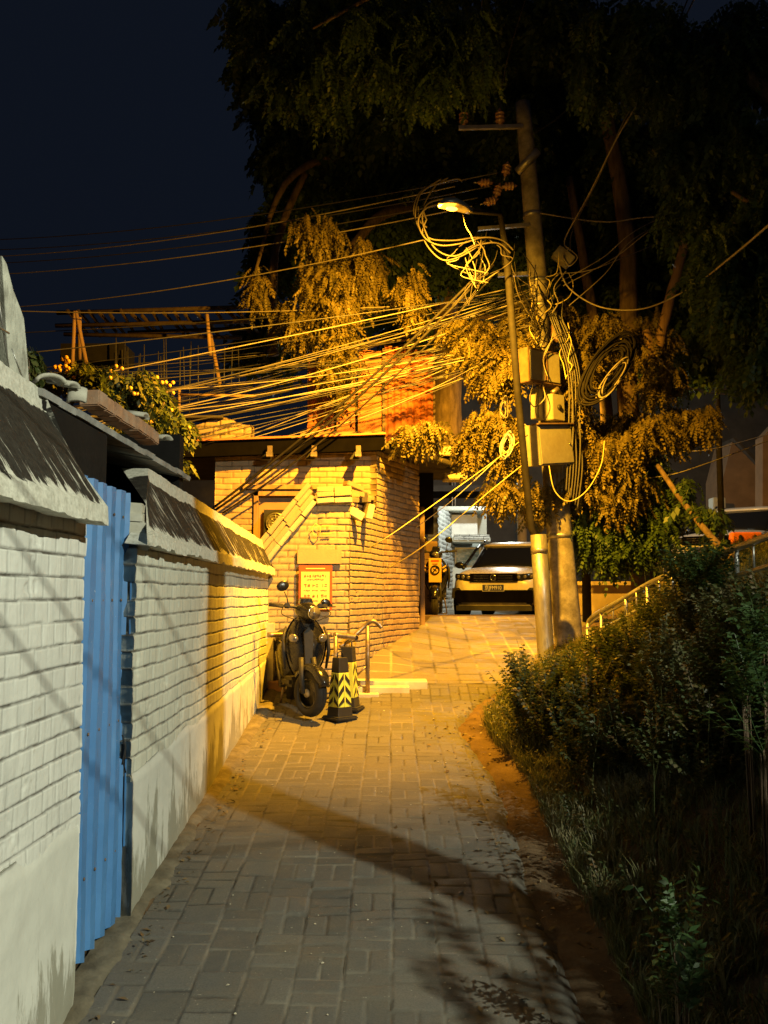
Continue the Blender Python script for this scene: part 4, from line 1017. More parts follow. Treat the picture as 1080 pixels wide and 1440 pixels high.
    # mirrors
    for s in (-1,1):
        if s==-1 or card: pts=[(s*.17,-.29,1.08),(s*.175,-.28,1.14),(s*.20,-.27,1.205)]; cz=1.26; cx=s*.215; rr=.062
        else: pts=[(s*.17,-.29,1.08),(s*.20,-.28,1.10),(s*.24,-.27,1.115)]; cz=1.10; cx=s*.27; rr=.052
        m=MB(); m.tube([T(p) for p in pts],.006,None,8); ms=m.build('mirror_stem',M['matblack'],r)
        m=MB(); sph(m,T((cx,-.265,cz)),rr,None,12,(1.05,.22,.80),(0,.35*s,.1)); mm=m.build('mirror',M['black'],r)
    m=MB(); m.prism([(-.07,0),(.07,0),(.055,.06),(-.055,.06)],(0,.1,0.02),None,tuple(T((0,-.36,1.075)))); m.build('dashboard',M['black'],r,bevel=.008)
    # brake hose
    m=MB(); m.tube(smoothp([T((-.24,-.32,1.05)),T((-.28,-.38,.98)),T((-.17,-.42,.93)),T((-.06,-.40,.92))],5),.005,None,5); m.tube(smoothp([T((.24,-.32,1.05)),T((.25,-.40,.98)),T((.12,-.44,.93)),T((.05,-.40,.9))],5),.005,None,5); m.build('brake_hose',M['rubber'],r)
    # floorboard, body, seat
    m=MB(); m.box((0,-.02,.32),(.30,.50,.10),None,None,.03); m.build('floorboard',M['matblack'],r)
    secs=[]
    for (y,w,zb,zt) in [(.20,.13,.30,.60),(.30,.15,.30,.72),(.45,.15,.34,.74),(.62,.14,.44,.76),(.80,.10,.56,.78),(.90,.05,.64,.76)]:
        secs.append([(w*math.copysign(abs(math.cos(a))**.6,math.cos(a)),y,(zb+zt)/2+(zt-zb)/2*math.copysign(abs(math.sin(a))**.7,math.sin(a))) for a in [2*PI*k/16 for k in range(16)]])
    m=MB(); m.loft(secs); m.build('body_cover',M['black'],r)
    secs=[]
    for (y,w,z,h) in [(.16,.09,.745,.03),(.24,.125,.76,.045),(.45,.14,.765,.05),(.62,.14,.80,.055),(.80,.11,.815,.045),(.88,.06,.815,.02)]:
        secs.append([(w*math.cos(a),y,z+h*math.sin(a)) for a in [2*PI*k/16 for k in range(16)]])
    m=MB(); m.loft(secs); m.build('seat',M['matblack'],r)
    m=MB(); m.tube([(.14,.62,.74),(.14,.9,.80),(0,.97,.81),(-.14,.9,.80),(-.14,.62,.74)],.012,None,8); m.build('grab_rail',M['alu'],r)
    secs=[]
    for k in range(9):
        a=math.radians(-60+k*17); secs.append([RW+Vector((x*.075,math.sin(a)*(.262+dr),math.cos(a)*(.262+dr))) for (x,dr) in ((-1,-.03),(0,.012),(1,-.03),(0,-.004))])
    m=MB(); m.loft(secs); m.build('rear_fender',M['matblack'],r)
    m=MB(); m.tube([(-.11,.28,.30),(-.15,.35,.02)],[.012,.012],None,8); m.tube([(.11,.28,.30),(.15,.35,.02)],[.012,.012],None,8); m.tube([(-.15,.35,.015),(.15,.35,.015)],.010,None,8); m.build('centre_stand',M['pipe'],r)
    for s in (-1,1):
        m=MB(); m.tube([(s*.10,.55,.25),(s*.12,.62,.62)],[.022,.03],None,10); m.build('shock_absorber',M['alu'],r)
    m=MB(); m.box((.15,.16,.27),(.05,.10,.025),None,None,.005); m.box((-.15,.16,.27),(.05,.10,.025),None,None,.005); m.build('foot_peg',M['rubber'],r)
    if card:
        c=MB(); c.box((0,-.60,.74),(.21,.012,.40),None,None,.004); cc=c.build('sign_card',M['cardyellow'],r)
        c=MB(); c.tube([(.068*math.cos(a*PI/12),-.609,.745+.068*math.sin(a*PI/12)) for a in range(24)],.013,M['blackink'],6,closed=True)
        c.box((0,-.608,.745),(.02,.004,.10),M['blackink'],(0,.7,0)); c.box((0,-.6085,.745),(.07,.004,.018),M['blackink'],(0,.7,0))
        c.box((0,-.608,.895),(.13,.004,.03),M['redboard']); c.box((0,-.608,.845),(.09,.004,.016),M['ink']); c.build('card_marks',None,r)
        for s in (-1,1):
            c=MB(); c.box((s*.15,-.53,.80),(.07,.01,.022),None,(0,-s*.6,0)); c.box((s*.155,-.52,.74),(.06,.01,.03),None,(0,-s*.6,0)); c.build('reflector',M['cardyellow'],r)
    return r
sc1=make_scooter(False,'black electric scooter parked against the white wall beside the striped bollards')
gy=8.85
sc1.location=(-.90,9.27,gz(-.76,8.73)+.012); sc1.rotation_euler=(-.055,0,math.radians(16)); sc1.scale=(.98,)*3
sc2=make_scooter(True,'dark scooter with an orange card on its front, parked at the building corner')
sc2.location=(.80,15.9,float(pathz(.8,15.9))+.004); sc2.rotation_euler=(0,0,math.radians(-6))
# ------------------------------------------------ parking cones (square pillars)
def cone(name,label,x,y,s,rz,txt):
    z=gz(x,y)+.006
    r=thing(name,label,'bollard',(x,y,z),rz)
    def frus(h0,h1,w0,w1,mat,nm,par):
        secs=[]
        for h,w in ((h0,w0),(h1,w1)): secs.append([(sx*w/2,sy*w/2,h) for sx,sy in ((-1,-1),(1,-1),(1,1),(-1,1))])
        m=MB(); m.loft(secs,None,False); return m.build(nm,mat,par,bevel=.004)
    W=lambda h: (.185-.075*h/.62)*s
    m=MB(); m.box((0,0,.02*s),(.27*s,.27*s,.04*s),None,None,.012); m.build('foot',M['rubber'],r)
    frus(.03*s,.13*s,W(.0)*1.02,W(.12),M['coneblack'],'lower_body',r)
    b=frus(.13*s,.47*s,W(.13),W(.47),M['coneyellow'],'striped_body',r)
    frus(.47*s,.62*s,W(.47),W(.62),M['coneblack'],'upper_body',r)
    m=MB(); m.tube([(-.035*s,0,.61*s),(-.035*s,0,.66*s),(0,0,.685*s),(.035*s,0,.66*s),(.035*s,0,.61*s)],.008*s,None,8); m.build('handle',M['coneblack'],r)
    # chevron stripes on the four faces
    for fi in range(4):
        R=Matrix.Rotation(fi*PI/2,3,'Z'); m=MB()
        if not(txt and fi==0):
            for k in range(3):
                h0=(.14+.115*k)*s
                for sgn in (-1,1):
                    q=[]
                    for (u,h) in ((.06,h0+.10*s),(.06,h0+.045*s),(.98,h0-.035*s),(.98,h0+.02*s)):
                        h=min(max(h,.132*s),.468*s); w=W(h/s); q.append((sgn*u*w/2,-w/2-.0025,h))
                    m.add([tuple(R@Vector(p)) for p in q],[(0,1,2,3)],M['coneblack'])
            w0=W(.13);w1=W(.47)
            m.add([tuple(R@Vector(p)) for p in [(-.006,-w0/2-.004,.132*s),(.006,-w0/2-.004,.132*s),(.006,-w1/2-.004,.468*s),(-.006,-w1/2-.004,.468*s)]],[(0,1,2,3)],M['coneyellow'])
            m.build('chevron',None,b)
        else:
            for i,ch in enumerate('禁止停车'):
                h=(.42-.075*i)*s; t=text_obj('lettering',ch,.075*s,M['conered'] if i==0 else M['blackink'],b,(0,-W(h/s)/2-.003,h),(PI/2-.19*.9,0,0),.0006)
    return r
cone('parking_bollard','black and yellow chevron striped parking bollard, nearest the viewer in front of the other',-.475,8.80,.93,.62-PI/4*0+.1,False)
cone('parking_bollard','yellow parking bollard with vertical lettering, half hidden behind the striped one',-.415,9.18,1.0,-.25,True)
# ------------------------------------------------ hand rails by the stair
def railobj(name,label,segs,r,mat='pipe',parts=None):
    o=thing(name,label,'railing')
    for nm,pts,rr in segs:
        m=MB(); m.tube(smoothp(pts,6) if len(pts)>2 else pts,rr,None,12); m.build(nm,M[mat],o)
    return o
RY=9.42
railobj('handrail','bent steel handrail behind the scooter, rising to the right of the bollards',[
 ('rail',[G(376,893,9.3),G(425,892,9.4),G(466,893,9.5)],.026),
 ('rail',[G(470,893,9.5),G(497,896,9.6),G(500,897,9.6)],.030),
 ('handle_rail',[G(478,910,9.7),G(497,895,9.75),G(512,881,9.8),G(522,874,9.8),G(530,876,9.8),G(537,883,9.8)],.024),
 ('post',[G(517,880,9.8),G(517,975,9.8)],.024),
 ('post',[G(472,893,9.5),G(472,985,9.5)],.022),
 ('brace',[G(517,935,9.8),G(499,953,9.8)],.010)],.02)
# bright concrete step and small plinth behind the scooter
st=thing('concrete_step','bright lit concrete step at the foot of the paved ramp','step',(0,0,0))
def blk(nm,x0,x1,y0,y1,z0,z1,mat,par,bev=.012):
    m=MB(); m.box(((x0+x1)/2,(y0+y1)/2,(z0+z1)/2),(x1-x0,y1-y0,z1-z0)); return m.build(nm,mat,par,bevel=bev)
blk('upper_slab',-.50,.395,9.98,10.28,.55,.735,M['concretel'],st); blk('lower_slab',-.50,.20,9.84,9.977,.5,.69,M['concretel'],st)
blk('tread',-.50,-.12,9.72,9.837,.45,.63,M['concretel'],st)
pl=blk('plinth',-1.30,-.95,9.90,10.05,.5,.74,M['rawbrick'],None); tag(pl,'low reddish brick plinth at the wall corner behind the scooter','plinth')
m=MB(); m.box((-1.30,10.02,.95),(.10,.14,.8)); m.build('corner_render',M['concretel'],w2)
# ------------------------------------------------ cars
def make_car(label,paint,plate=None):
    r=thing('parked_car',label,'car')
    # local frame: front = -Y, length 4.5, width 1.84, height 1.66
    L=4.5;W=.92
    def lower(y):
        t=(y+L/2)/L  # 0 front..1 rear
        belt=np.interp(t,[0,.03,.10,.26,.30,.9,1],[.74,.86,.96,1.04,1.06,1.08,1.0])
        hw=np.interp(t,[0,.03,.10,.2,.8,.95,1],[.70,.82,.90,W,W,.88,.76])
        bot=np.interp(t,[0,.05,.1,.9,1],[.30,.22,.20,.20,.34]); return belt,hw,bot
    ys=[-L/2,-L/2+.04,-L/2+.12,-L/2+.25,-L/2+.45,-1.6,-1.35,-1.1,-.9,-.3,.4,1.0,1.35,1.7,2.0,2.15,L/2]
    secs=[]
    for y in ys:
        b,hw,bo=lower(y); row=[]
        for (u,v) in [(-.86,0),(-1,.16),(-1.0,.55),(-.985,.80),(-.90,.95),(-.6,1.01),(0,1.035),(.6,1.01),(.90,.95),(.985,.80),(1.0,.55),(1,.16),(.86,0),(0,-.02)]:
            row.append((u*hw,y,bo+(b-bo)*v))
        secs.append(row)
    m=MB(); m.loft(secs); body=m.build('body',paint,r,subs=1)
    # greenhouse
    secs=[]
    for (z,yf,yb,hw) in [(1.0,-1.12,1.95,.84),(1.15,-.86,1.93,.80),(1.35,-.52,1.82,.74),(1.52,-.22,1.66,.68),(1.575,-.10,1.55,.62)]:
        row=[]
        for k in range(24):
            a=2*PI*k/24; cx=math.cos(a);sx=math.sin(a); row.append((hw*math.copysign(abs(cx)**.35,cx),(yf+yb)/2+(yb-yf)/2*math.copysign(abs(sx)**.45,sx),z))
        secs.append(row)
    m=MB(); m.loft(secs); m.build('windows',M['glass'],r)
    # roof skin and pillars
    secs=[]
    for (z,yf,yb,hw) in [(1.535,-.24,1.72,.70),(1.58,-.16,1.70,.685),(1.63,.05,1.5,.56),(1.645,.3,1.3,.3)]:
        row=[]
        for k in range(24):
            a=2*PI*k/24; cx=math.cos(a);sx=math.sin(a); row.append((hw*math.copysign(abs(cx)**.4,cx),(yf+yb)/2+(yb-yf)/2*math.copysign(abs(sx)**.5,sx),z))
        secs.append(row)
    m=MB(); m.loft(secs); m.build('roof',paint,r)
    for s in (-1,1):
        m=MB(); m.tube([(s*.86,-1.14,1.02),(s*.80,-.80,1.22),(s*.735,-.42,1.44),(s*.69,-.2,1.55)],[.035,.03,.03,.03],None,8); m.build('pillar',M['black'],r)
        m=MB(); m.tube([(s*.87,.35,1.02),(s*.70,.45,1.56)],.03,None,8); m.tube([(s*.87,1.75,1.04),(s*.70,1.45,1.56)],.045,None,8); m.build('pillar',M['black'],r)
        m=MB(); m.tube([(s*.60,-.1,1.60),(s*.62,0,1.665),(s*.62,1.3,1.665),(s*.60,1.42,1.60)],.018,None,8); m.build('roof_rail',M['chrome'],r)
        m=MB(); sph(m,(s*1.0,-.84,1.10),.10,None,10,(1.1,.5,.72)); m.box((s*.91,-.82,1.06),(.1,.05,.03)); m.build('side_mirror',M['black'],r)
        m=MB(); secs=[]
        for (x,z0,z1,y) in [(.40,.745,.86,-2.285),(.55,.74,.87,-2.25),(.70,.745,.885,-2.17),(.80,.77,.89,-2.06),(.845,.80,.885,-1.95)]:
            secs.append([(s*x,y,z0),(s*x,y-.012,(z0+z1)/2),(s*x,y+.005,z1),(s*x,y+.08,z1),(s*x,y+.08,z0)])
        m.loft(secs); h=m.build('headlight',M['glass'],r)
        for xx,yy_,zz in ((.50,-2.285,.81),(.62,-2.235,.82),(.73,-2.165,.83)):
            m=MB(); sph(m,(s*xx,yy_,zz),.038,None,8,(1,.5,1)); m.build('lamp_unit',M['lens'],h)
        m=MB(); m.prism([(.50,.36),(.86,.40),(.84,.60),(.70,.60)],(0,.25,0),None,(0,-2.25,0),(s,0,0)); fo=m.build('corner_intake',M['matblack'],r,bevel=.01)
        m=MB(); m.lathe([(.0,0),(.035,0),(.04,.02)],None,14,'Y',(s*.70,-2.275,.50)); m.build('fog_lamp',M['lens'],fo)
    for (x,y) in ((-.80,-1.42),(.80,-1.42),(-.80,1.36),(.80,1.36)):
        m=MB(); m.lathe([(.22,-.11),(.32,-.115),(.345,-.08),(.345,.08),(.32,.115),(.22,.11)],None,30,'X',(x,y,.345)); t=m.build('wheel',M['rubber'],r)
        m=MB(); m.lathe([(.0,-.10),(.05,-.105),(.21,-.09),(.22,-.11),(.22,.11),(.21,.09),(.05,.105),(.0,.10)],None,24,'X',(x,y,.345)); m.build('rim',M['alu'],t)
        m=MB(); sg=1 if x>0 else -1; pts=[]
        m.lathe([(.36,0),(.42,0),(.42,.02),(.36,.02)],None,26,'X',(x+sg*.115,y,.345)); m.build('wheel_arch',M['matblack'],r)
    m=MB(); m.box((0,-2.275,.80),(.96,.055,.165),None,None,.012); gr=m.build('grille',M['deepblack'],r)
    m=MB()
    for z in (.745,.79,.835): m.box((-.24,-2.305,z),(.30,.012,.012)); m.box((.24,-2.305,z),(.30,.012,.012))
    m.build('grille_bar',M['chrome'],gr)
    m=MB(); m.tube([(.058*math.cos(a*PI/12),-2.312,.80+.058*math.sin(a*PI/12)) for a in range(24)],.007,None,6,closed=True)
    m.tube([(-.026,-2.312,.848),(0,-2.312,.80),(.026,-2.312,.848)],.005,None,5); m.tube([(-.045,-2.312,.83),(-.022,-2.312,.757),(0,-2.312,.795),(.022,-2.312,.757),(.045,-2.312,.83)],.005,None,5); m.build('badge',M['chrome'],r)
    m=MB(); m.box((0,-2.25,.42),(1.55,.10,.27),None,None,.02); m.build('lower_grille',M['deepblack'],r)
    m=MB(); m.box((0,-2.262,.305),(1.30,.05,.025),None,None,.006); m.box((0,-2.20,.24),(1.45,.10,.09),None,None,.02); m.build('skid_plate',M['alu'],r)
    m=MB(); m.box((0,-.6,.2),(1.5,3.4,.1)); m.build('underbody',M['matblack'],r)
    if plate:
        p=B1('number_plate',(0,-2.315,.60),(.44,.012,.14),M['platewhite'],r,None,.003); B1('plate_field',(0,-2.3225,.60),(.425,.004,.125),M['plate'],p)
        text_obj('plate_lettering',plate,.108,M['platewhite'],p,(0,-2.326,.597),(PI/2,0,0),.001,'CENTER',.78)
    for s in (-1,1):
        m=MB(); m.tube([(s*(-.45)-.0,-1.13,1.055),(s*.1-.2,-1.02,1.11)],.010,None,6); m.build('wiper',M['matblack'],r)
        for yy_ in (.05,.85):
            m=MB(); m.box((s*.935,yy_,.90),(.02,.16,.03),None,None,.006); m.build('door_handle',paint,r)
    return r
car=make_car('pale beige crossover car facing the viewer, half hidden behind the steel lamp pole',M['goldpaint'],'京JFM910')
car.location=(2.72,22.6,1.2); car.rotation_euler=(0,0,math.radians(-17)); 
car.location=(2.70,20.5,1.2)
c2=copy_tree(car); c2['label']='white car parked on the raised lot at the far right edge'; c2.location=(7.75,20.2,1.95); c2.rotation_euler=(0,0,math.radians(-40))
c3=copy_tree(car); c3['label']='dark car with pale gleaming windscreen on the raised lot left of the white car'; c3.location=(6.9,20.5,1.55); c3.rotation_euler=(0,0,math.radians(-32))
def reskin(o,a,b):
    for ch in o.children_recursive:
        if ch.type=='MESH' and ch.data.materials and ch.data.materials[0]==a:
            ch.data=ch.data.copy(); ch.data.materials[0]=b
bpy.context.view_layer.update()
reskin(c2,M['goldpaint'],M['whitepaint']); reskin(c3,M['goldpaint'],M['greypaint'])
for c_ in (c2,c3):
    for ch in list(c_.children_recursive):
        if ch.name.startswith('plate_lettering') : bpy.data.objects.remove(ch)
# orange plastic barrier by the white car
bar=thing('plastic_barrier','orange plastic road barrier in front of the white car at the far right','barrier',tuple(G(1052,770,15.0)))
m=MB(); m.prism([(-.45,-.35),(.45,-.35),(.45,.0),(.40,.38),(-.40,.38),(-.45,.0)],(0,.3,0)); m.build('body',M['orangebarrier'],bar,bevel=.04)
for s in (-1,1):
    m=MB(); m.box((s*.2,-.01,.12),(.09,.06,.4),None,None,.02); m.build('slot',M['matblack'],bar)
bar.location.z-=.05; bar.scale=(.6,.6,.8)
# long rail going up the bank
o=thing('stair_railing','long double steel railing climbing the bank at the right','railing')
rp=[G(826,884,11.0),G(829,872,11.0),G(845,860,10.6),G(880,840,9.8),G(910,822,9.5),G(945,806,8.6),G(990,788,7.6),G(1035,771,6.8),G(1085,752,6.2),G(1180,715,5.2)]
m=MB(); m.tube(smoothp(rp,5),.026,None,12); m.build('top_rail',M['galv'],o)
m=MB(); m.tube(smoothp([p-Vector((0,0,.20)) for p in rp[2:]],5),.018,None,10); m.build('lower_rail',M['galv'],o)
m=MB(); m.tube(smoothp([p+Vector((.0,.10,-.07)) for p in rp[1:5]],5),.016,None,10); m.build('lower_rail',M['galv'],o)
for i,(a,b) in enumerate(zip(rp[2:-1],rp[3:])):
    for t in (0,.5):
        p=a+(b-a)*t; m=MB(); m.tube([p,p-Vector((0,0,.20 if i%2 or t else .75))],.010 if t else .02,None,8); m.build('baluster',M['galv'],o)
m=MB(); m.tube([rp[0]-Vector((0,0,.5)),rp[0]],.026,None,10); m.build('baluster',M['galv'],o)
# retaining wall behind
rw=thing('retaining_wall','yellow lit concrete retaining wall behind the poles','wall',(0,0,0))
B1('wall_face',(5.6,15.3,1.15),(5.6,.3,1.35),M['retain'],rw,None,.01); B1('coping',(5.6,15.27,1.84),(5.7,.40,.07),M['retain'],rw,None,.01)
# ------------------------------------------------ far buildings
wb=thing('white_building','small white lit building with a blue picture window at the end of the lane','building',(0,0,0))
YB=29.0
def X(px,Y=YB): return G(px,700,Y).x
def Zp(py,Y=YB): return G(600,py,Y).z
A=Vector((X(617,25.5),25.5,0)); Bq=Vector((X(640,29),29,0)); d=Bq-A
brick_wall('wall',(A.x,A.y,0),d,d.length,1.1,lambda u:np.interp(u,[0,d.length],[Zp(713,25.5),Zp(722,29)]),.13,.4,.035,M['whitebrick'],thick=.3,depth=.04,parent=wb,seed=71,joint=.03)
def fbox(nm,x0,y0,x1,y1,Y,dep,mat,par=wb,bev=0.0): 
    return B1(nm,((X(x0,Y)+X(x1,Y))/2,Y+dep/2,(Zp(y0,Y)+Zp(y1,Y))/2),(abs(X(x1,Y)-X(x0,Y)),dep,abs(Zp(y0,Y)-Zp(y1,Y))),mat,par,None,bev)
fbox('wall',640,718,684,880,29.2,.4,M['whitewall'])
fbox('roof',617,712,687,718,27.6,2.2,M['whitewall'],wb,.02)
fbox('dormer_panel',633,724,671,756,28.3,.4,M['whiteframe'])
fbox('ledge',636,755,689,762,27.9,.9,M['whitewall'],wb,.02)
brick_wall('ledge_course',(X(638,27.85),27.85,0),(1,0,0),X(688,27.85)-X(638,27.85),Zp(762),Zp(755),.07,.3,.02,M['whitebrick'],thick=.1,depth=.03,parent=wb,seed=72,joint=.02)
wn=fbox('window_frame',639,769,676,798,28.9,.12,M['whiteframe'],wb,.01)
fbox('window_picture',641,772,673,795,28.86,.03,M['pic'],wn)
brick_wall('wall',(X(676,28.8),28.8,0),(1,0,0),X(684,28.8)-X(676,28.8),1.2,Zp(764,28.8),.13,.4,.035,M['whitebrick'],thick=.1,depth=.03,parent=wb,seed=73,joint=.03)
fbox('low_wall',622,798,686,868,28.4,.4,M['whitewall'])
# dark wall with tan render at the corner behind the scooter
tn=thing('tan_wall','low tan rendered wall stub behind the dark scooter','wall'); B1('wall_face',(.62,17.2,1.9),(.5,.2,1.5),M['tanwall'],tn,None,.01)
db=thing('dark_building','tall unlit building behind the trees at the end of the lane','building')
B1('wall',(8.0,34,5),(17.5,1.0,11),M['darkwall'],db)
for i,px in enumerate((636,640,905)):
    m=MB(); m.tube([(X(px,33.2),33.2,1),(X(px,33.2),33.2,10)],.05,None,8); m.build('drain_pipe',M['galv'],db)
B1('canopy',(X(640,32),32.3,Zp(690,32)),(2.2,2.0,.2),M['darkwall'],db)
lb=thing('dark_building','long unlit building with a balcony floor line, behind the pergola','building')
B1('wall',(-6.5,30,2.5),(14,1,6.2),M['darkwall'],lb); B1('parapet',(-6.5,29.6,5.9),(14.2,.4,.5),M['darkwall'],lb)
gb=thing('gabled_house','dim brown gabled house at the far right edge','house')
YG=27
m=MB(); m.prism([(X(1012,YG),1.2),(X(1078,YG),1.2),(X(1078,YG),Zp(668,YG)),(X(1032,YG),Zp(622,YG)),(X(1018,YG),Zp(672,YG))],(0,1.5,0),None,(0,YG,0)); m.build('wall',M['tanwall'],gb)
m=MB(); m.prism([(X(1030,YG),Zp(618,YG)),(X(1034,YG),Zp(618,YG)),(X(1085,YG),Zp(668,YG)),(X(1083,YG),Zp(676,YG))],(0,1.8,0),None,(0,YG-.2,0)); m.build('roof',M['concreted'],gb)
m=MB(); m.prism([(X(1066,24),1.2),(X(1100,24),1.2),(X(1100,24),Zp(590,24)),(X(1076,24),Zp(615,24))],(0,.5,0),None,(0,24,0)); o=m.build('brick_pier',M['tanwall'],gb)
B1('air_unit',(X(1008,26),26,Zp(712,26)),(.35,.4,.45),M['whitewall'],gb,None,.02)
# ------------------------------------------------ pergola on the rooftop left
pg=thing('pergola','dark rickety timber pergola with a roof of poles above the left rooftops','pergola')
YP=15.0
def W_(px,py,Y=YP): return G(px,py,Y)
m=MB()
for i in range(17):
    x=95+i*15; m.tube([W_(x,440+random.uniform(-4,4),14),W_(x+random.uniform(15,32),470+random.uniform(-4,4),17)],.03,None,6)
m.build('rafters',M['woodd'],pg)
for (a,b) in (((80,440,14.2),(345,432,14.2)),((78,458,14.5),(350,452,14.5)),((90,470,15),(340,475,15)),((180,468,15.2),(345,462,15.2))):
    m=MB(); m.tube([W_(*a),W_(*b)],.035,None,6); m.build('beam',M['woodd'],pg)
for L in ([(105,438,13.5),(102,515,13.5)],[(107,438,13.5),(123,518,13.5)],[(112,446,13.5),(112,505,13.8)],[(291,442,13.5),(296,500,13.5)],[(296,470,14),(310,545,14)]):
    m=MB(); m.tube([W_(*p) for p in L],.028,None,8); m.build('post',M['wood'],pg)
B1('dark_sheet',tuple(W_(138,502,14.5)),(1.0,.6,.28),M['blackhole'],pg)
random.seed(8)
for i in range(26):
    x=random.uniform(160,345); y0=random.uniform(470,505); y1=random.uniform(540,600)
    m=MB(); a=W_(x,y0,14); b=W_(x+random.uniform(-2,2),y1,14); m.tube([a,b],.008,None,5); o=m.build('thin_rod',M['cable']); tag(o,'thin upright rod standing on the roof under the pergola','rod','thin rods under the pergola')
m=MB(); m.tube([W_(250,555,12.5),W_(360,557,12.5)],.02,None,6); m.tube([W_(252,545,12.5),W_(252,582,12.5)],.02,None,6); o=m.build('roof_rail',M['wood']); tag(o,'short orange lit timber rail above the brick parapet','rail')
# off-frame second lamp that throws the pale light
ol=thing('street_lamp','cool white street lamp on a tall post beyond the right edge, beside the camera','street lamp')
WL=Vector((6.9,-2.2,6.4))
m=MB(); m.tube([(7.6,-2.4,.2),(7.6,-2.4,6.3),(7.4,-2.35,6.5),(7.0,-2.2,6.5)],[.08,.06,.05,.04],None,12); m.build('pole',M['galv'],ol)
m=MB(); m.box((6.9,-2.2,6.50),(.5,.22,.08),None,None,.02); m.build('lamp_head',M['alu'],ol)
m=MB(); m.box((6.9,-2.2,6.452),(.34,.16,.012)); m.build('lamp_lens',emis('cool_glow',(.95,1,.8),30),ol)
for (nm,px_,py_,pz,lab) in (('street_lamp',1.95,13.2,5.15,'second sodium street lamp hidden in the foliage behind the utility pole'),('street_lamp',5.3,17.0,6.42,'unseen tall lamp added above the parked cars, behind the dark crown')):  # the tall lot lamp is unseen, added to light the parked cars
    q=thing(nm,lab,'street lamp')
    m=MB(); m.tube([(px_+.9,py_+.3,1.0),(px_+.9,py_+.3,pz-.1),(px_+.7,py_+.2,pz+.06),(px_,py_,pz+.06)],[.07,.05,.04,.03],None,10); m.build('pole',M['blackmetal'],q)
    m=MB(); m.box((px_,py_,pz+.05),(.4,.18,.07),None,None,.02); m.build('lamp_head',M['blackmetal'],q)
p2=MB(); p2.tube([(3.9,1.12,.6),(3.9,1.12,8.0)],[.095,.085],None,16); o=p2.build('utility_pole',M['concrete']); tag(o,'concrete pole just beyond the right edge, close to the camera','utility pole')
for i,(za,zb_) in enumerate(((4.3,3.5),(4.0,3.0),(3.75,3.6))):
    wire('wire',cat(Vector((3.9,1.12,za)),Vector((-7,-.9-.6*i,zb_)),.1),.0045,'cable','wire crossing above the camera from the near pole','wires above the camera')
# ------------------------------------------------ foliage from instanced leaf templates, merged into one crown mesh per tree
def rotz(a):
    c,s=np.cos(a),np.sin(a); z=np.zeros_like(a); o=np.ones_like(a)
    return np.stack([np.stack([c,-s,z],-1),np.stack([s,c,z],-1),np.stack([z,z,o],-1)],-2)
def rotx(a):
    c,s=np.cos(a),np.sin(a); z=np.zeros_like(a); o=np.ones_like(a)
    return np.stack([np.stack([o,z,z],-1),np.stack([z,c,-s],-1),np.stack([z,s,c],-1)],-2)
def roty(a):
    c,s=np.cos(a),np.sin(a); z=np.zeros_like(a); o=np.ones_like(a)
    return np.stack([np.stack([c,z,s],-1),np.stack([z,o,z],-1),np.stack([-s,z,c],-1)],-2)
def pinnate(n=7,L=.30,ll=.055,lw=.022,droop=.5,seed=0,alt=False,stem=True,up=.0):
    r=np.random.RandomState(seed); V=[];Fq=[]
    def P(t): return np.array([L*t*(1-.25*droop*t),0,-L*droop*t*t+up*t*L])
    def leaf(o,d,l,w):
        d=d/np.linalg.norm(d); s=np.cross(d,[0,0,1.]); s/=np.linalg.norm(s)+1e-9; nn=np.cross(s,d); b=len(V)
        tw=(r.rand()-.5)*.8; s=s*math.cos(tw)+nn*math.sin(tw)
        V.extend([o,o+d*l*.45+s*w,o+d*l+np.array([0,0,-.15*l]),o+d*l*.45-s*w]); Fq.append((b,b+1,b+2,b+3))
    for k in range(n):
        t=(k+1)/(n+.6)
        for s in (-1,1):
            t2=t+(.5/n if (alt and s>0) else 0)
            leaf(P(min(t2,1)),np.array([.45+.2*r.rand(),s*(1-.1*r.rand()),-.35-.4*r.rand()+up]),ll*(.8+.4*r.rand())*(1.0-.25*abs(t-.5)),lw*(.85+.3*r.rand()))
    leaf(P(1),np.array([1,0,-.5]),ll,lw)
    if stem:
        for i in range(3):
            a,b_=P(i/3),P((i+1)/3); k=len(V); w=np.array([0,.0022,0]); V.extend([a-w,a+w,b_+w,b_-w]); Fq.append((k,k+1,k+2,k+3))
    return np.array(V),np.array(Fq)
def scatter(tmpls,pos,yaw,pitch,roll,scale,rs):
    Vs=[];Fs=[];Rs=[];b=0; which=rs.randint(0,len(tmpls),len(pos)); rnd=rs.rand(len(pos))
    for ti,(TV,TF) in enumerate(tmpls):
        m=which==ti
        if not m.any(): continue
        R=rotz(yaw[m])@roty(pitch[m])@rotx(roll[m]); n=m.sum()
        V=np.einsum('nij,kj->nki',R,TV)*scale[m][:,None,None]+pos[m][:,None,:]
        Fq=TF[None]+ (np.arange(n)*len(TV))[:,None,None]+b
        lr=np.clip(rnd[m][:,None]*.7+.3*rs.rand(n,len(TV)//4+1).repeat(4,1)[:,:len(TV)],0,1)
        Vs.append(V.reshape(-1,3));Fs.append(Fq.reshape(-1,4));Rs.append(lr.ravel()); b+=n*len(TV)
    return np.vstack(Vs),np.vstack(Fs),np.concatenate(Rs)
LOC=[pinnate(7,.30,.058,.019,d,i) for i,d in enumerate((.3,.6,.9,.5))]
LOCB=[pinnate(5,.34,.085,.030,d,i) for i,d in enumerate((.3,.7,.5))]
SHR=[pinnate(8,.26,.034,.012,-.1,i+5,True,True,.3) for i in range(3)]
CIT=[pinnate(3,.16,.075,.024,.6,i+9,True) for i in range(3)]
WEE=[pinnate(5,.30,.085,.017,-.1,i+15,True,True,.5) for i in range(3)]
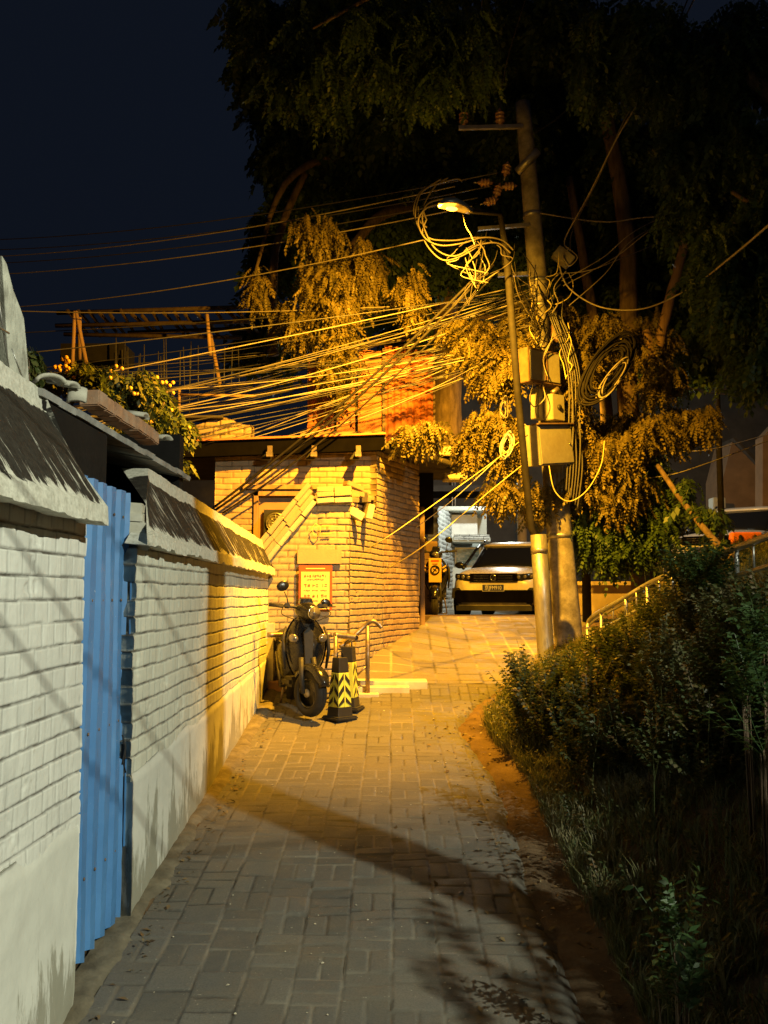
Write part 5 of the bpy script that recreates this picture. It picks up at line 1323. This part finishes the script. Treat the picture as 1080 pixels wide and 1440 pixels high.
def clump_pts(c,rad,n,rs,clumps=9,hollow=.0):
    # sub-clumps inside an ellipsoid give an uneven outline and gaps
    c=np.array(c);rad=np.array(rad)
    d=rs.normal(size=(clumps,3)); d/=np.linalg.norm(d,axis=1)[:,None]; cc=d*(rs.rand(clumps)**.4)[:,None]*.8
    k=rs.randint(0,clumps,n); sr=.26+.22*rs.rand(clumps)
    p=rs.normal(size=(n,3)); p/=np.linalg.norm(p,axis=1)[:,None]; p=p*(rs.rand(n)**.45)[:,None]*sr[k][:,None]
    return c+(cc[k]+p)*rad
def crown(name,clumps,mat,parent,seed,tm=LOC,hang=.7,scale=1.0,ncl=9):
    rs=np.random.RandomState(seed); Ps=[]
    for (c,r,n) in clumps: Ps.append(clump_pts(c,r,int(n*(1.3 if mat=='leaf' else 1)),rs,ncl))
    P=np.vstack(Ps); n=len(P)
    V,Fq,R=scatter(tm,P,rs.rand(n)*6.28,hang*(.2+rs.rand(n)*.9),(rs.rand(n)-.5)*1.2,scale*(.7+.5*rs.rand(n)),rs)
    return np_mesh(name,V,Fq,M[mat],parent,{'rnd':R})
def limb(pts,r0,r1,name,parent,mat='bark',n=9):
    p=smoothp(pts,5); N_=len(p); rr=[r0+(r1-r0)*i/(N_-1) for i in range(N_)]
    p=[q+Vector((random.uniform(-1,1),random.uniform(-1,1),0))*rr[i]*.12 for i,q in enumerate(p)]
    m=MB(); m.tube(p,rr,None,n); return m.build(name,M[mat],parent)
def E(px,py,Y,rx,rz,ry,n): # clump from picture measurements (radii in px)
    return (tuple(G(px,py,Y)),(rx/F*Y,ry,rz/F*Y),n)
random.seed(21)
# --- tree A: left, rooted behind the houses; hanging bright sprays near the lamp
ta=thing('locust_tree','tall locust tree behind the houses with bright sprays hanging over the wires','tree')
limb([G(628,640,17),G(628,420,17),G(600,250,16.5),G(560,120,15),G(500,20,14)],.30,.12,'trunk',ta)
limb([G(610,290,16.5),G(540,300,14.5),G(480,370,13),G(450,430,12.6)],.12,.025,'limb',ta)
limb([G(600,250,16.5),G(480,220,15),G(400,260,14),G(360,380,13.5)],.11,.02,'limb',ta)
limb([G(385,500,14),G(383,440,14),G(392,330,14.5),(G(450,200,15))],.09,.05,'limb',ta)
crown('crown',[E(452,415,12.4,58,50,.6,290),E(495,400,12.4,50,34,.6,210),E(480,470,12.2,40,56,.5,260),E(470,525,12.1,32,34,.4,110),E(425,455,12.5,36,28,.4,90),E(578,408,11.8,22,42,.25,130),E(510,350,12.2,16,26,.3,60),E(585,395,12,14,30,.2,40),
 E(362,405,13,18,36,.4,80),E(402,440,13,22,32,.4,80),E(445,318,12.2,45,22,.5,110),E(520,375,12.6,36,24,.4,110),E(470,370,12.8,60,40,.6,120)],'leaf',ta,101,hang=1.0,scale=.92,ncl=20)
crown('shaded_crown',[E(560,60,15,230,90,2.2,2300),E(480,170,15.5,160,90,2.2,2100),E(620,160,16,170,120,2.2,2400),E(440,260,16,110,80,1.8,1300),E(560,290,16.5,150,90,1.8,1900),E(400,350,16.5,80,70,1.2,700),E(372,60,14.5,50,55,1.5,360),E(510,400,17.5,130,70,1.2,1100),E(400,110,15,90,80,1.5,900),E(640,330,16.5,120,100,1.5,1200),E(380,460,18,70,60,1.2,500),E(600,420,17.5,90,70,1,800)],'leafdark',ta,102,LOCB,.8,1.45,14)
# --- tree A2: near boughs over the lane (dim)
tb=thing('locust_tree','overhanging bough of a nearer tree at the top of the picture, left of the pole','tree')
limb([G(900,-120,9.5),G(760,-60,9.3),G(600,-40,9.2),G(440,40,9.2)],.07,.012,'trunk',tb)
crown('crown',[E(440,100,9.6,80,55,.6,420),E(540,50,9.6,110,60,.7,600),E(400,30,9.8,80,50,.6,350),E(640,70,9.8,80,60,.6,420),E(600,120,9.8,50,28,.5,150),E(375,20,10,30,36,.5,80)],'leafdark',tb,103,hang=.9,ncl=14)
# --- tree B: right of the pole, bright sprays round the boxes
tc=thing('locust_tree','locust tree right behind the utility pole with orange lit trunks and sprays','tree')
limb([G(915,900,12.6),G(890,700,12.7),G(882,520,12.8),G(885,400,12.9),G(870,250,13),G(840,100,13)],.17,.10,'trunk',tc)
limb([G(858,720,12.9),G(856,620,12.9),G(850,560,12.9),G(830,420,13.2),G(800,250,13.5)],.11,.06,'trunk',tc)
limb([G(886,560,12.8),G(830,470,12.9),G(740,450,13),G(660,445,13)],.09,.03,'limb',tc)
limb([G(890,640,12.7),G(800,640,12.9),G(720,590,13),G(660,590,13)],.06,.015,'limb',tc)
limb([G(925,488,12.3),G(945,410,12.4),G(968,322,12.5)],.075,.06,'broken_limb',tc,'wood')
limb([G(918,502,12.3),G(908,465,12.3)],.07,.055,'broken_limb',tc,'wood')
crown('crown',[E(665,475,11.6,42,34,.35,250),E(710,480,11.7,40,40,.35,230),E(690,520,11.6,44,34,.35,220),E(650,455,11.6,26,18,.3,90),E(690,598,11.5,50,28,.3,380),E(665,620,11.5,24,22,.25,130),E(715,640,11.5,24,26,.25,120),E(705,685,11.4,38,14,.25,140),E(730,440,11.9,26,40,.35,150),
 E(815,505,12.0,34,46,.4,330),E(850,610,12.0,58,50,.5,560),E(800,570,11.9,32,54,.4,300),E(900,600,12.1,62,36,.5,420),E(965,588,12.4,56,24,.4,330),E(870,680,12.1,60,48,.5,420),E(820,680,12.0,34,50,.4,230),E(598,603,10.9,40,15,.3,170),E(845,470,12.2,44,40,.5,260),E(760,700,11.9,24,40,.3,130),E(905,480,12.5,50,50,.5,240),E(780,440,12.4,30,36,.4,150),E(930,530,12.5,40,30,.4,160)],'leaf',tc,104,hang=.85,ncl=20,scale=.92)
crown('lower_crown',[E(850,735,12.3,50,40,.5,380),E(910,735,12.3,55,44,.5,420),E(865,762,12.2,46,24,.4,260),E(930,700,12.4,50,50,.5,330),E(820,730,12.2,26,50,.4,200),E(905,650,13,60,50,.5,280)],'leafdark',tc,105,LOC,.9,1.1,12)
crown('shaded_crown',[E(860,250,14.5,150,130,1.8,2400),E(760,200,15,110,130,1.8,1700),E(950,330,14.5,120,110,1.5,1700),E(880,430,14.5,120,70,1.2,1100),E(780,60,14,130,90,1.8,1500),E(760,380,15,90,80,1.2,900),E(990,470,15,90,60,1.2,800),E(700,330,16,70,90,1.2,700)],'leafdark',tc,106,LOCB,.8,1.4,14)
# --- tree C: near right crown, lit pale by the other lamp
td=thing('locust_tree','nearer green tree crown filling the upper right corner','tree')
limb([G(1300,700,8.5),G(1230,400,8.6),G(1140,200,8.8),G(1000,60,9)],.16,.05,'trunk',td)
limb([G(1230,420,8.6),G(1120,330,8.7),G(1030,270,9)],.06,.02,'limb',td)
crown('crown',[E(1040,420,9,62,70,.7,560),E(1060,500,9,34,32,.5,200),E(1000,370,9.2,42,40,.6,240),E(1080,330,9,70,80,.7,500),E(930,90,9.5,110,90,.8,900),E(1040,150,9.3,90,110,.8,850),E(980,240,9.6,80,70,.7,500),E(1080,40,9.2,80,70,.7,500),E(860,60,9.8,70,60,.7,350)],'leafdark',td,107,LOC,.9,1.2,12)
# fallen leaning trunk with climbing leaves at right
tl=thing('leaning_trunk','dead trunk leaning down to the right over the bank, with sparse climbing leaves','tree')
limb([G(925,655,11),G(960,705,10.4),G(1000,755,9.8),G(1045,800,9.2),G(1085,850,8.6)],.028,.045,'trunk',tl)
crown('crown',[E(985,715,10.2,30,18,.25,34),E(1000,725,10,26,16,.2,26),E(960,690,10.5,20,20,.2,20),E(1020,760,9.7,22,16,.2,18)],'weed',tl,108,CIT,.7,1.1,6)
# vine at the right edge pier
# --- kumquat bush behind the wall
kb=thing('kumquat_bush','orange lit kumquat bush dotted with small fruit behind the gate roof','shrub')
limb([G(180,700,9.4),G(175,600,9.4),G(160,530,9.4)],.03,.012,'stem',kb)
limb([G(190,690,9.4),G(220,600,9.4),G(235,550,9.4)],.025,.01,'stem',kb)
kc=[E(105,525,9.2,50,20,.35,230),E(165,545,9.3,50,30,.4,330),E(215,550,9.4,38,36,.4,280),E(190,590,9.3,60,26,.4,300),E(245,600,9.5,34,30,.35,200),E(235,640,9.6,34,26,.3,150)]
crown('crown',kc,'citrus',kb,109,CIT,.9,.95,9)
m=MB(); rs=np.random.RandomState(5)
for (c,r,n) in kc[:5]:
    for p in clump_pts(c,(r[0]*1.0,r[1],r[2]),10,rs,6): sph(m,(p[0],p[1]-.12,p[2]),.021,None,6)
for p in ((92,515),(96,508),(88,505),(85,515),(93,503)): sph(m,tuple(G(p[0],p[1],8.9)),.024,None,6)
m.build('fruit',M['fruit'],kb)['kind']='stuff'
ps=thing('potted_sapling','broad leaved sapling beside the white board post','plant'); limb([(-1.9,4.8,2.4),(-1.92,4.8,2.9)],.012,.006,'stem',ps)
crown('leaves',[E(50,492,4.9,16,12,.12,26),E(38,500,4.9,14,16,.12,22)],'citrus',ps,111,CIT,.9,.8,5)
# --- bank shrubs
def shrub(label,spec,seed,mat='shrub',tm=SHR,hang=-.9,sc=1.0,name='bank_shrub',grp=None):
    o=thing(name,label,'shrub',(0,0,0),0,grp); rs=np.random.RandomState(seed)
    P=[]
    for (c,r,n) in spec: P.append(clump_pts(c,r,int(n*.85),rs,14))
    P=np.vstack(P); P[:,2]=np.maximum(P[:,2],groundz(P[:,0],P[:,1])+.02)
    n=len(P); V,Fq,R=scatter(tm,P,rs.rand(n)*6.28,hang*(.2+rs.rand(n)),(rs.rand(n)-.5),sc*(.6+.6*rs.rand(n)),rs)
    np_mesh('leaves',V,Fq,M[mat],o,{'rnd':R}); m=MB()
    for k in range(12):
        q=P[rs.randint(n)]; b=(q[0]*.7+P[:,0].mean()*.3,q[1]*.7+P[:,1].mean()*.3); m.tube([(b[0],b[1],gz(*b)-.03),((b[0]+q[0])/2,(b[1]+q[1])/2,(gz(*b)+q[2])/2+.03),tuple(q)],[.006,.004,.002],None,5)
    m.build('stems',M['bark'],o); return o
shrub('twiggy shrub spilling over the path edge below the lamp pole',[E(745,1012,7.6,34,38,.3,210),E(736,975,7.8,16,32,.2,60),E(770,1000,7.7,30,34,.3,160)],201)
shrub('dense green shrub in front of the steel lamp pole',[E(800,985,7.9,46,34,.45,340),E(830,1010,7.4,58,36,.4,380),E(790,1030,7.3,44,24,.35,220),E(855,955,8,32,32,.4,190)],202)
shrub('leafy shrub below the stair railing start',[E(872,938,8.2,36,24,.4,190),E(905,960,7.6,50,50,.45,420),E(940,900,8.0,44,34,.4,300)],203)
shrub('reddish brown shrub on the bank under the long railing',[E(985,880,7.2,50,44,.45,380),E(950,960,6.8,54,44,.4,330),E(1035,882,6.6,46,36,.4,210)],204,'drygrass')
shrub('tall dark weeds at the right edge of the bank',[E(1040,960,5.6,50,70,.4,330),E(1075,905,5.4,36,50,.35,190),E(1010,1030,5.6,60,50,.4,280)],205)
shrub('low dark shrub over the middle of the bank',[E(900,1060,6.2,80,36,.4,360),E(840,1075,6.3,50,24,.3,200),E(990,1080,5.4,70,40,.4,280)],206)
shrub('green fern like weed at the right picture edge',[E(1062,985,4.6,26,64,.16,80),E(1070,920,4.7,20,40,.15,50)],207,'weed',WEE,-.8,.6,'tall_weed')
shrub('single pale green weed leaf cluster at the right edge under the fern like weed',[E(1068,1056,4.2,12,8,.08,7)],208,'weed',WEE,-.2,.8,'tall_weed')
shrub('upright green weed standing at the bottom right of the bank',[E(960,1330,3.3,16,34,.08,18),E(955,1400,3.3,36,30,.12,24)],209,'weed',WEE,-1.1,.55,'tall_weed')
# --- grass and ground cover: stuff
def tuft(nb,h,seed):
    r=np.random.RandomState(seed); V=[];Fq=[]
    for i in range(nb):
        a=r.rand()*6.28; l=h*(.5+.6*r.rand()); d=np.array([math.cos(a),math.sin(a),0])*l*(.25+.5*r.rand()); w=np.array([-math.sin(a),math.cos(a),0])*.0028; o=np.array([(r.rand()-.5)*.05,(r.rand()-.5)*.05,0]); b=len(V)
        V.extend([o-w,o+w,o+d*.4+[0,0,l*.65]+w*.8,o+d*.4+[0,0,l*.65]-w*.8]); V.extend([o+d*.4+[0,0,l*.65]-w*.8,o+d*.4+[0,0,l*.65]+w*.8,o+d+[0,0,l*.9]+w*.1,o+d+[0,0,l*.9]-w*.1]); Fq+= [(b,b+1,b+2,b+3),(b+4,b+5,b+6,b+7)]
    return np.array(V),np.array(Fq)
TF=[tuft(12,.16,i) for i in range(4)]
def cover(name,n,fx,tm,mat,label,seed,smin=.6,smax=1.3,pit=.0):
    rs=np.random.RandomState(seed); y=2.4+rs.rand(n)**.8*9; d=fx(rs,n); x=xr(y)+d
    z=groundz(x,y); P=np.stack([x,y,z-.005],-1)
    V,Fq,R=scatter(tm,P,rs.rand(n)*6.28,pit*(rs.rand(n)),(rs.rand(n)-.5)*.3,smin+(smax-smin)*rs.rand(n),rs)
    o=np_mesh(name,V,Fq,M[mat],None,{'rnd':R}); tag(o,label,None,None,'stuff')
cover('grass',9000,lambda r,n:.16+r.rand(n)**1.3*4.3,TF,'drygrass','short dry grass growing over the dark bank',301)
cover('ground_cover',7000,lambda r,n:.24+r.rand(n)**1.2*4.6,SHR,'shrub','low leafy weeds mixed in the grass of the bank',302,.3,.8,-.9)
rs=np.random.RandomState(9); n=260; y=5.6+rs.rand(n)*1.1; x=1.30+rs.rand(n)*.5+ (y-5.6)*0; P=np.stack([x,y,groundz(x,y)],-1)
V,Fq,R=scatter(TF,P,rs.rand(n)*6.28,rs.rand(n)*.1,rs.rand(n)*.1,.8+.5*rs.rand(n),rs); M['palegrass']=leaf_mat('pale_grass',[(.20,.20,.14),(.30,.29,.20)],.2)  # grass patch in a paler colour than the bank grass
tag(np_mesh('grass_patch',V,Fq,M['palegrass'],None,{'rnd':R}),'pale grass patch beside the curved dirt edge',None,None,'stuff')
# --- growth off frame beside the camera which shades the bank from the pale lamp
shrub('dark bush overlapping the middle of the long stair railing',[E(985,822,7.2,44,22,.4,230)],210,'leafdark')
ts=thing('roadside_tree','bushy small tree outside the picture to the right of the camera','tree')
limb([(3.6,2.3,.9),(3.5,2.4,1.6),(3.6,2.2,2.3)],.06,.03,'trunk',ts)
crown('crown',[((3.6,1.5,2.05),(.5,1.5,.9),2000),((3.7,3.4,1.9),(.5,1.4,.85),1300),((3.6,.1,2.0),(.5,1.1,.9),1300),((4.0,4.6,2.0),(.5,1.2,.8),700),((3.6,1.6,2.75),(.3,.9,.25),60)],'leafdark',ts,401,LOCB,.8,1.1,14)
crown('upper_sprays',[((3.6,.9,3.0),(.25,1.0,.24),60),((3.6,2.3,2.75),(.2,.6,.2),14)],'leafdark',ts,402,LOC,.5,1.0,16)

# dry stalks and litter in the bank
rs=np.random.RandomState(77); m=MB(); n=240
for i in range(n):
    y=3+rs.rand()*7; x=float(xr(y))+.35+rs.rand()**1.2*2.6; z=gz(x,y); h=.15+.45*rs.rand()**1.5; a=rs.rand()*6.28; l=.25*rs.rand()*h
    m.tube([(x,y,z-.01),(x+l*.4*math.cos(a),y+l*.4*math.sin(a),z+h*.6),(x+l*math.cos(a),y+l*math.sin(a),z+h)],[.0025,.002,.001],None,4,False)
o=m.build('dry_stalks',M['drygrass']); tag(o,'thin dry stalks sticking up among the weeds of the bank',None,None,'stuff')
rs=np.random.RandomState(78); n=800; y=2.6+rs.rand(n)*8.5; side=rs.rand(n)<.25
x=np.where(side,-1.16+.10*rs.rand(n),xr(y)+(.28*rs.normal(size=n))+.05); z=np.where(side,pathz(x,y)+.012,np.maximum(groundz(x,y),pathz(x,y))+.006)
LT=[(np.array([[-.02,0,0],[0,-.009,.004],[.022,0,.002],[0,.009,.005]]),np.array([[0,1,2,3]])),(np.array([[-.013,0,0],[0,-.006,.006],[.014,0,.001],[0,.006,.003]]),np.array([[0,1,2,3]]))]
V,Fq,R=scatter(LT,np.stack([x,y,z],-1),rs.rand(n)*6.28,rs.normal(size=n)*.25,rs.normal(size=n)*.3,.6+.8*rs.rand(n),rs)
M['litter']=leaf_mat('dead_leaf',[(.06,.035,.018),(.14,.09,.04),(.24,.17,.08)],.1)
tag(np_mesh('leaf_litter',V,Fq,M['litter'],None,{'rnd':R}),'small dead leaves lying along both edges of the path',None,None,'stuff')
W=bpy.data.worlds.new('World'); SC.world=W; W.use_nodes=True; nt=W.node_tree
bg=nt.nodes['Background']; bg.inputs[0].default_value=(.0042,.0062,.0115,1); bg.inputs[1].default_value=1.0
def lamp(name,kind,loc,col,power,size,target=None,**k):
    l=bpy.data.lights.new(name,kind); l.color=col; l.energy=power; l.shadow_soft_size=size
    for a,b in k.items(): setattr(l,a,b)
    o=bpy.data.objects.new(name,l); COL.objects.link(o); o.location=loc
    if target is not None: o.rotation_euler=(Vector(target)-Vector(loc)).to_track_quat('-Z','Y').to_euler()
    return o
SP=5200
lamp('sodium_lamp','SPOT',LAMP,SOD,SP,.05,LAMP+Vector((-.3,.9,-1)),spot_size=math.radians(150),spot_blend=.7)
lamp('sodium_bulb','POINT',LAMP+Vector((-.16,0,.02)),SOD,75,.05)
lamp('cool_lamp','SPOT',WL+Vector((0,0,-.08)),(.97,1.0,.79),5600,.03,(1.3,0,0),spot_size=math.radians(116),spot_blend=.85)
lamp('second_sodium_lamp','SPOT',(1.95,13.2,5.05),SOD,2100,.06,(2.6,16.6,.6),spot_size=math.radians(150),spot_blend=.5)
lamp('added_lot_lamp','POINT',(5.3,17.0,6.3),(.95,1,.85),170,.1)  # added light, brightens the fronts of the parked cars
lamp('lane_end_lamp','POINT',(3.2,25.6,5.2),(.93,1,.88),420,.1)
SC.view_settings.view_transform='Standard'; SC.view_settings.look='None'; SC.view_settings.gamma=1; SC.view_settings.exposure=0
SC.render.engine='CYCLES'; SC.cycles.use_denoising=True; SC.cycles.max_bounces=5; SC.cycles.diffuse_bounces=3; SC.cycles.sample_clamp_indirect=4
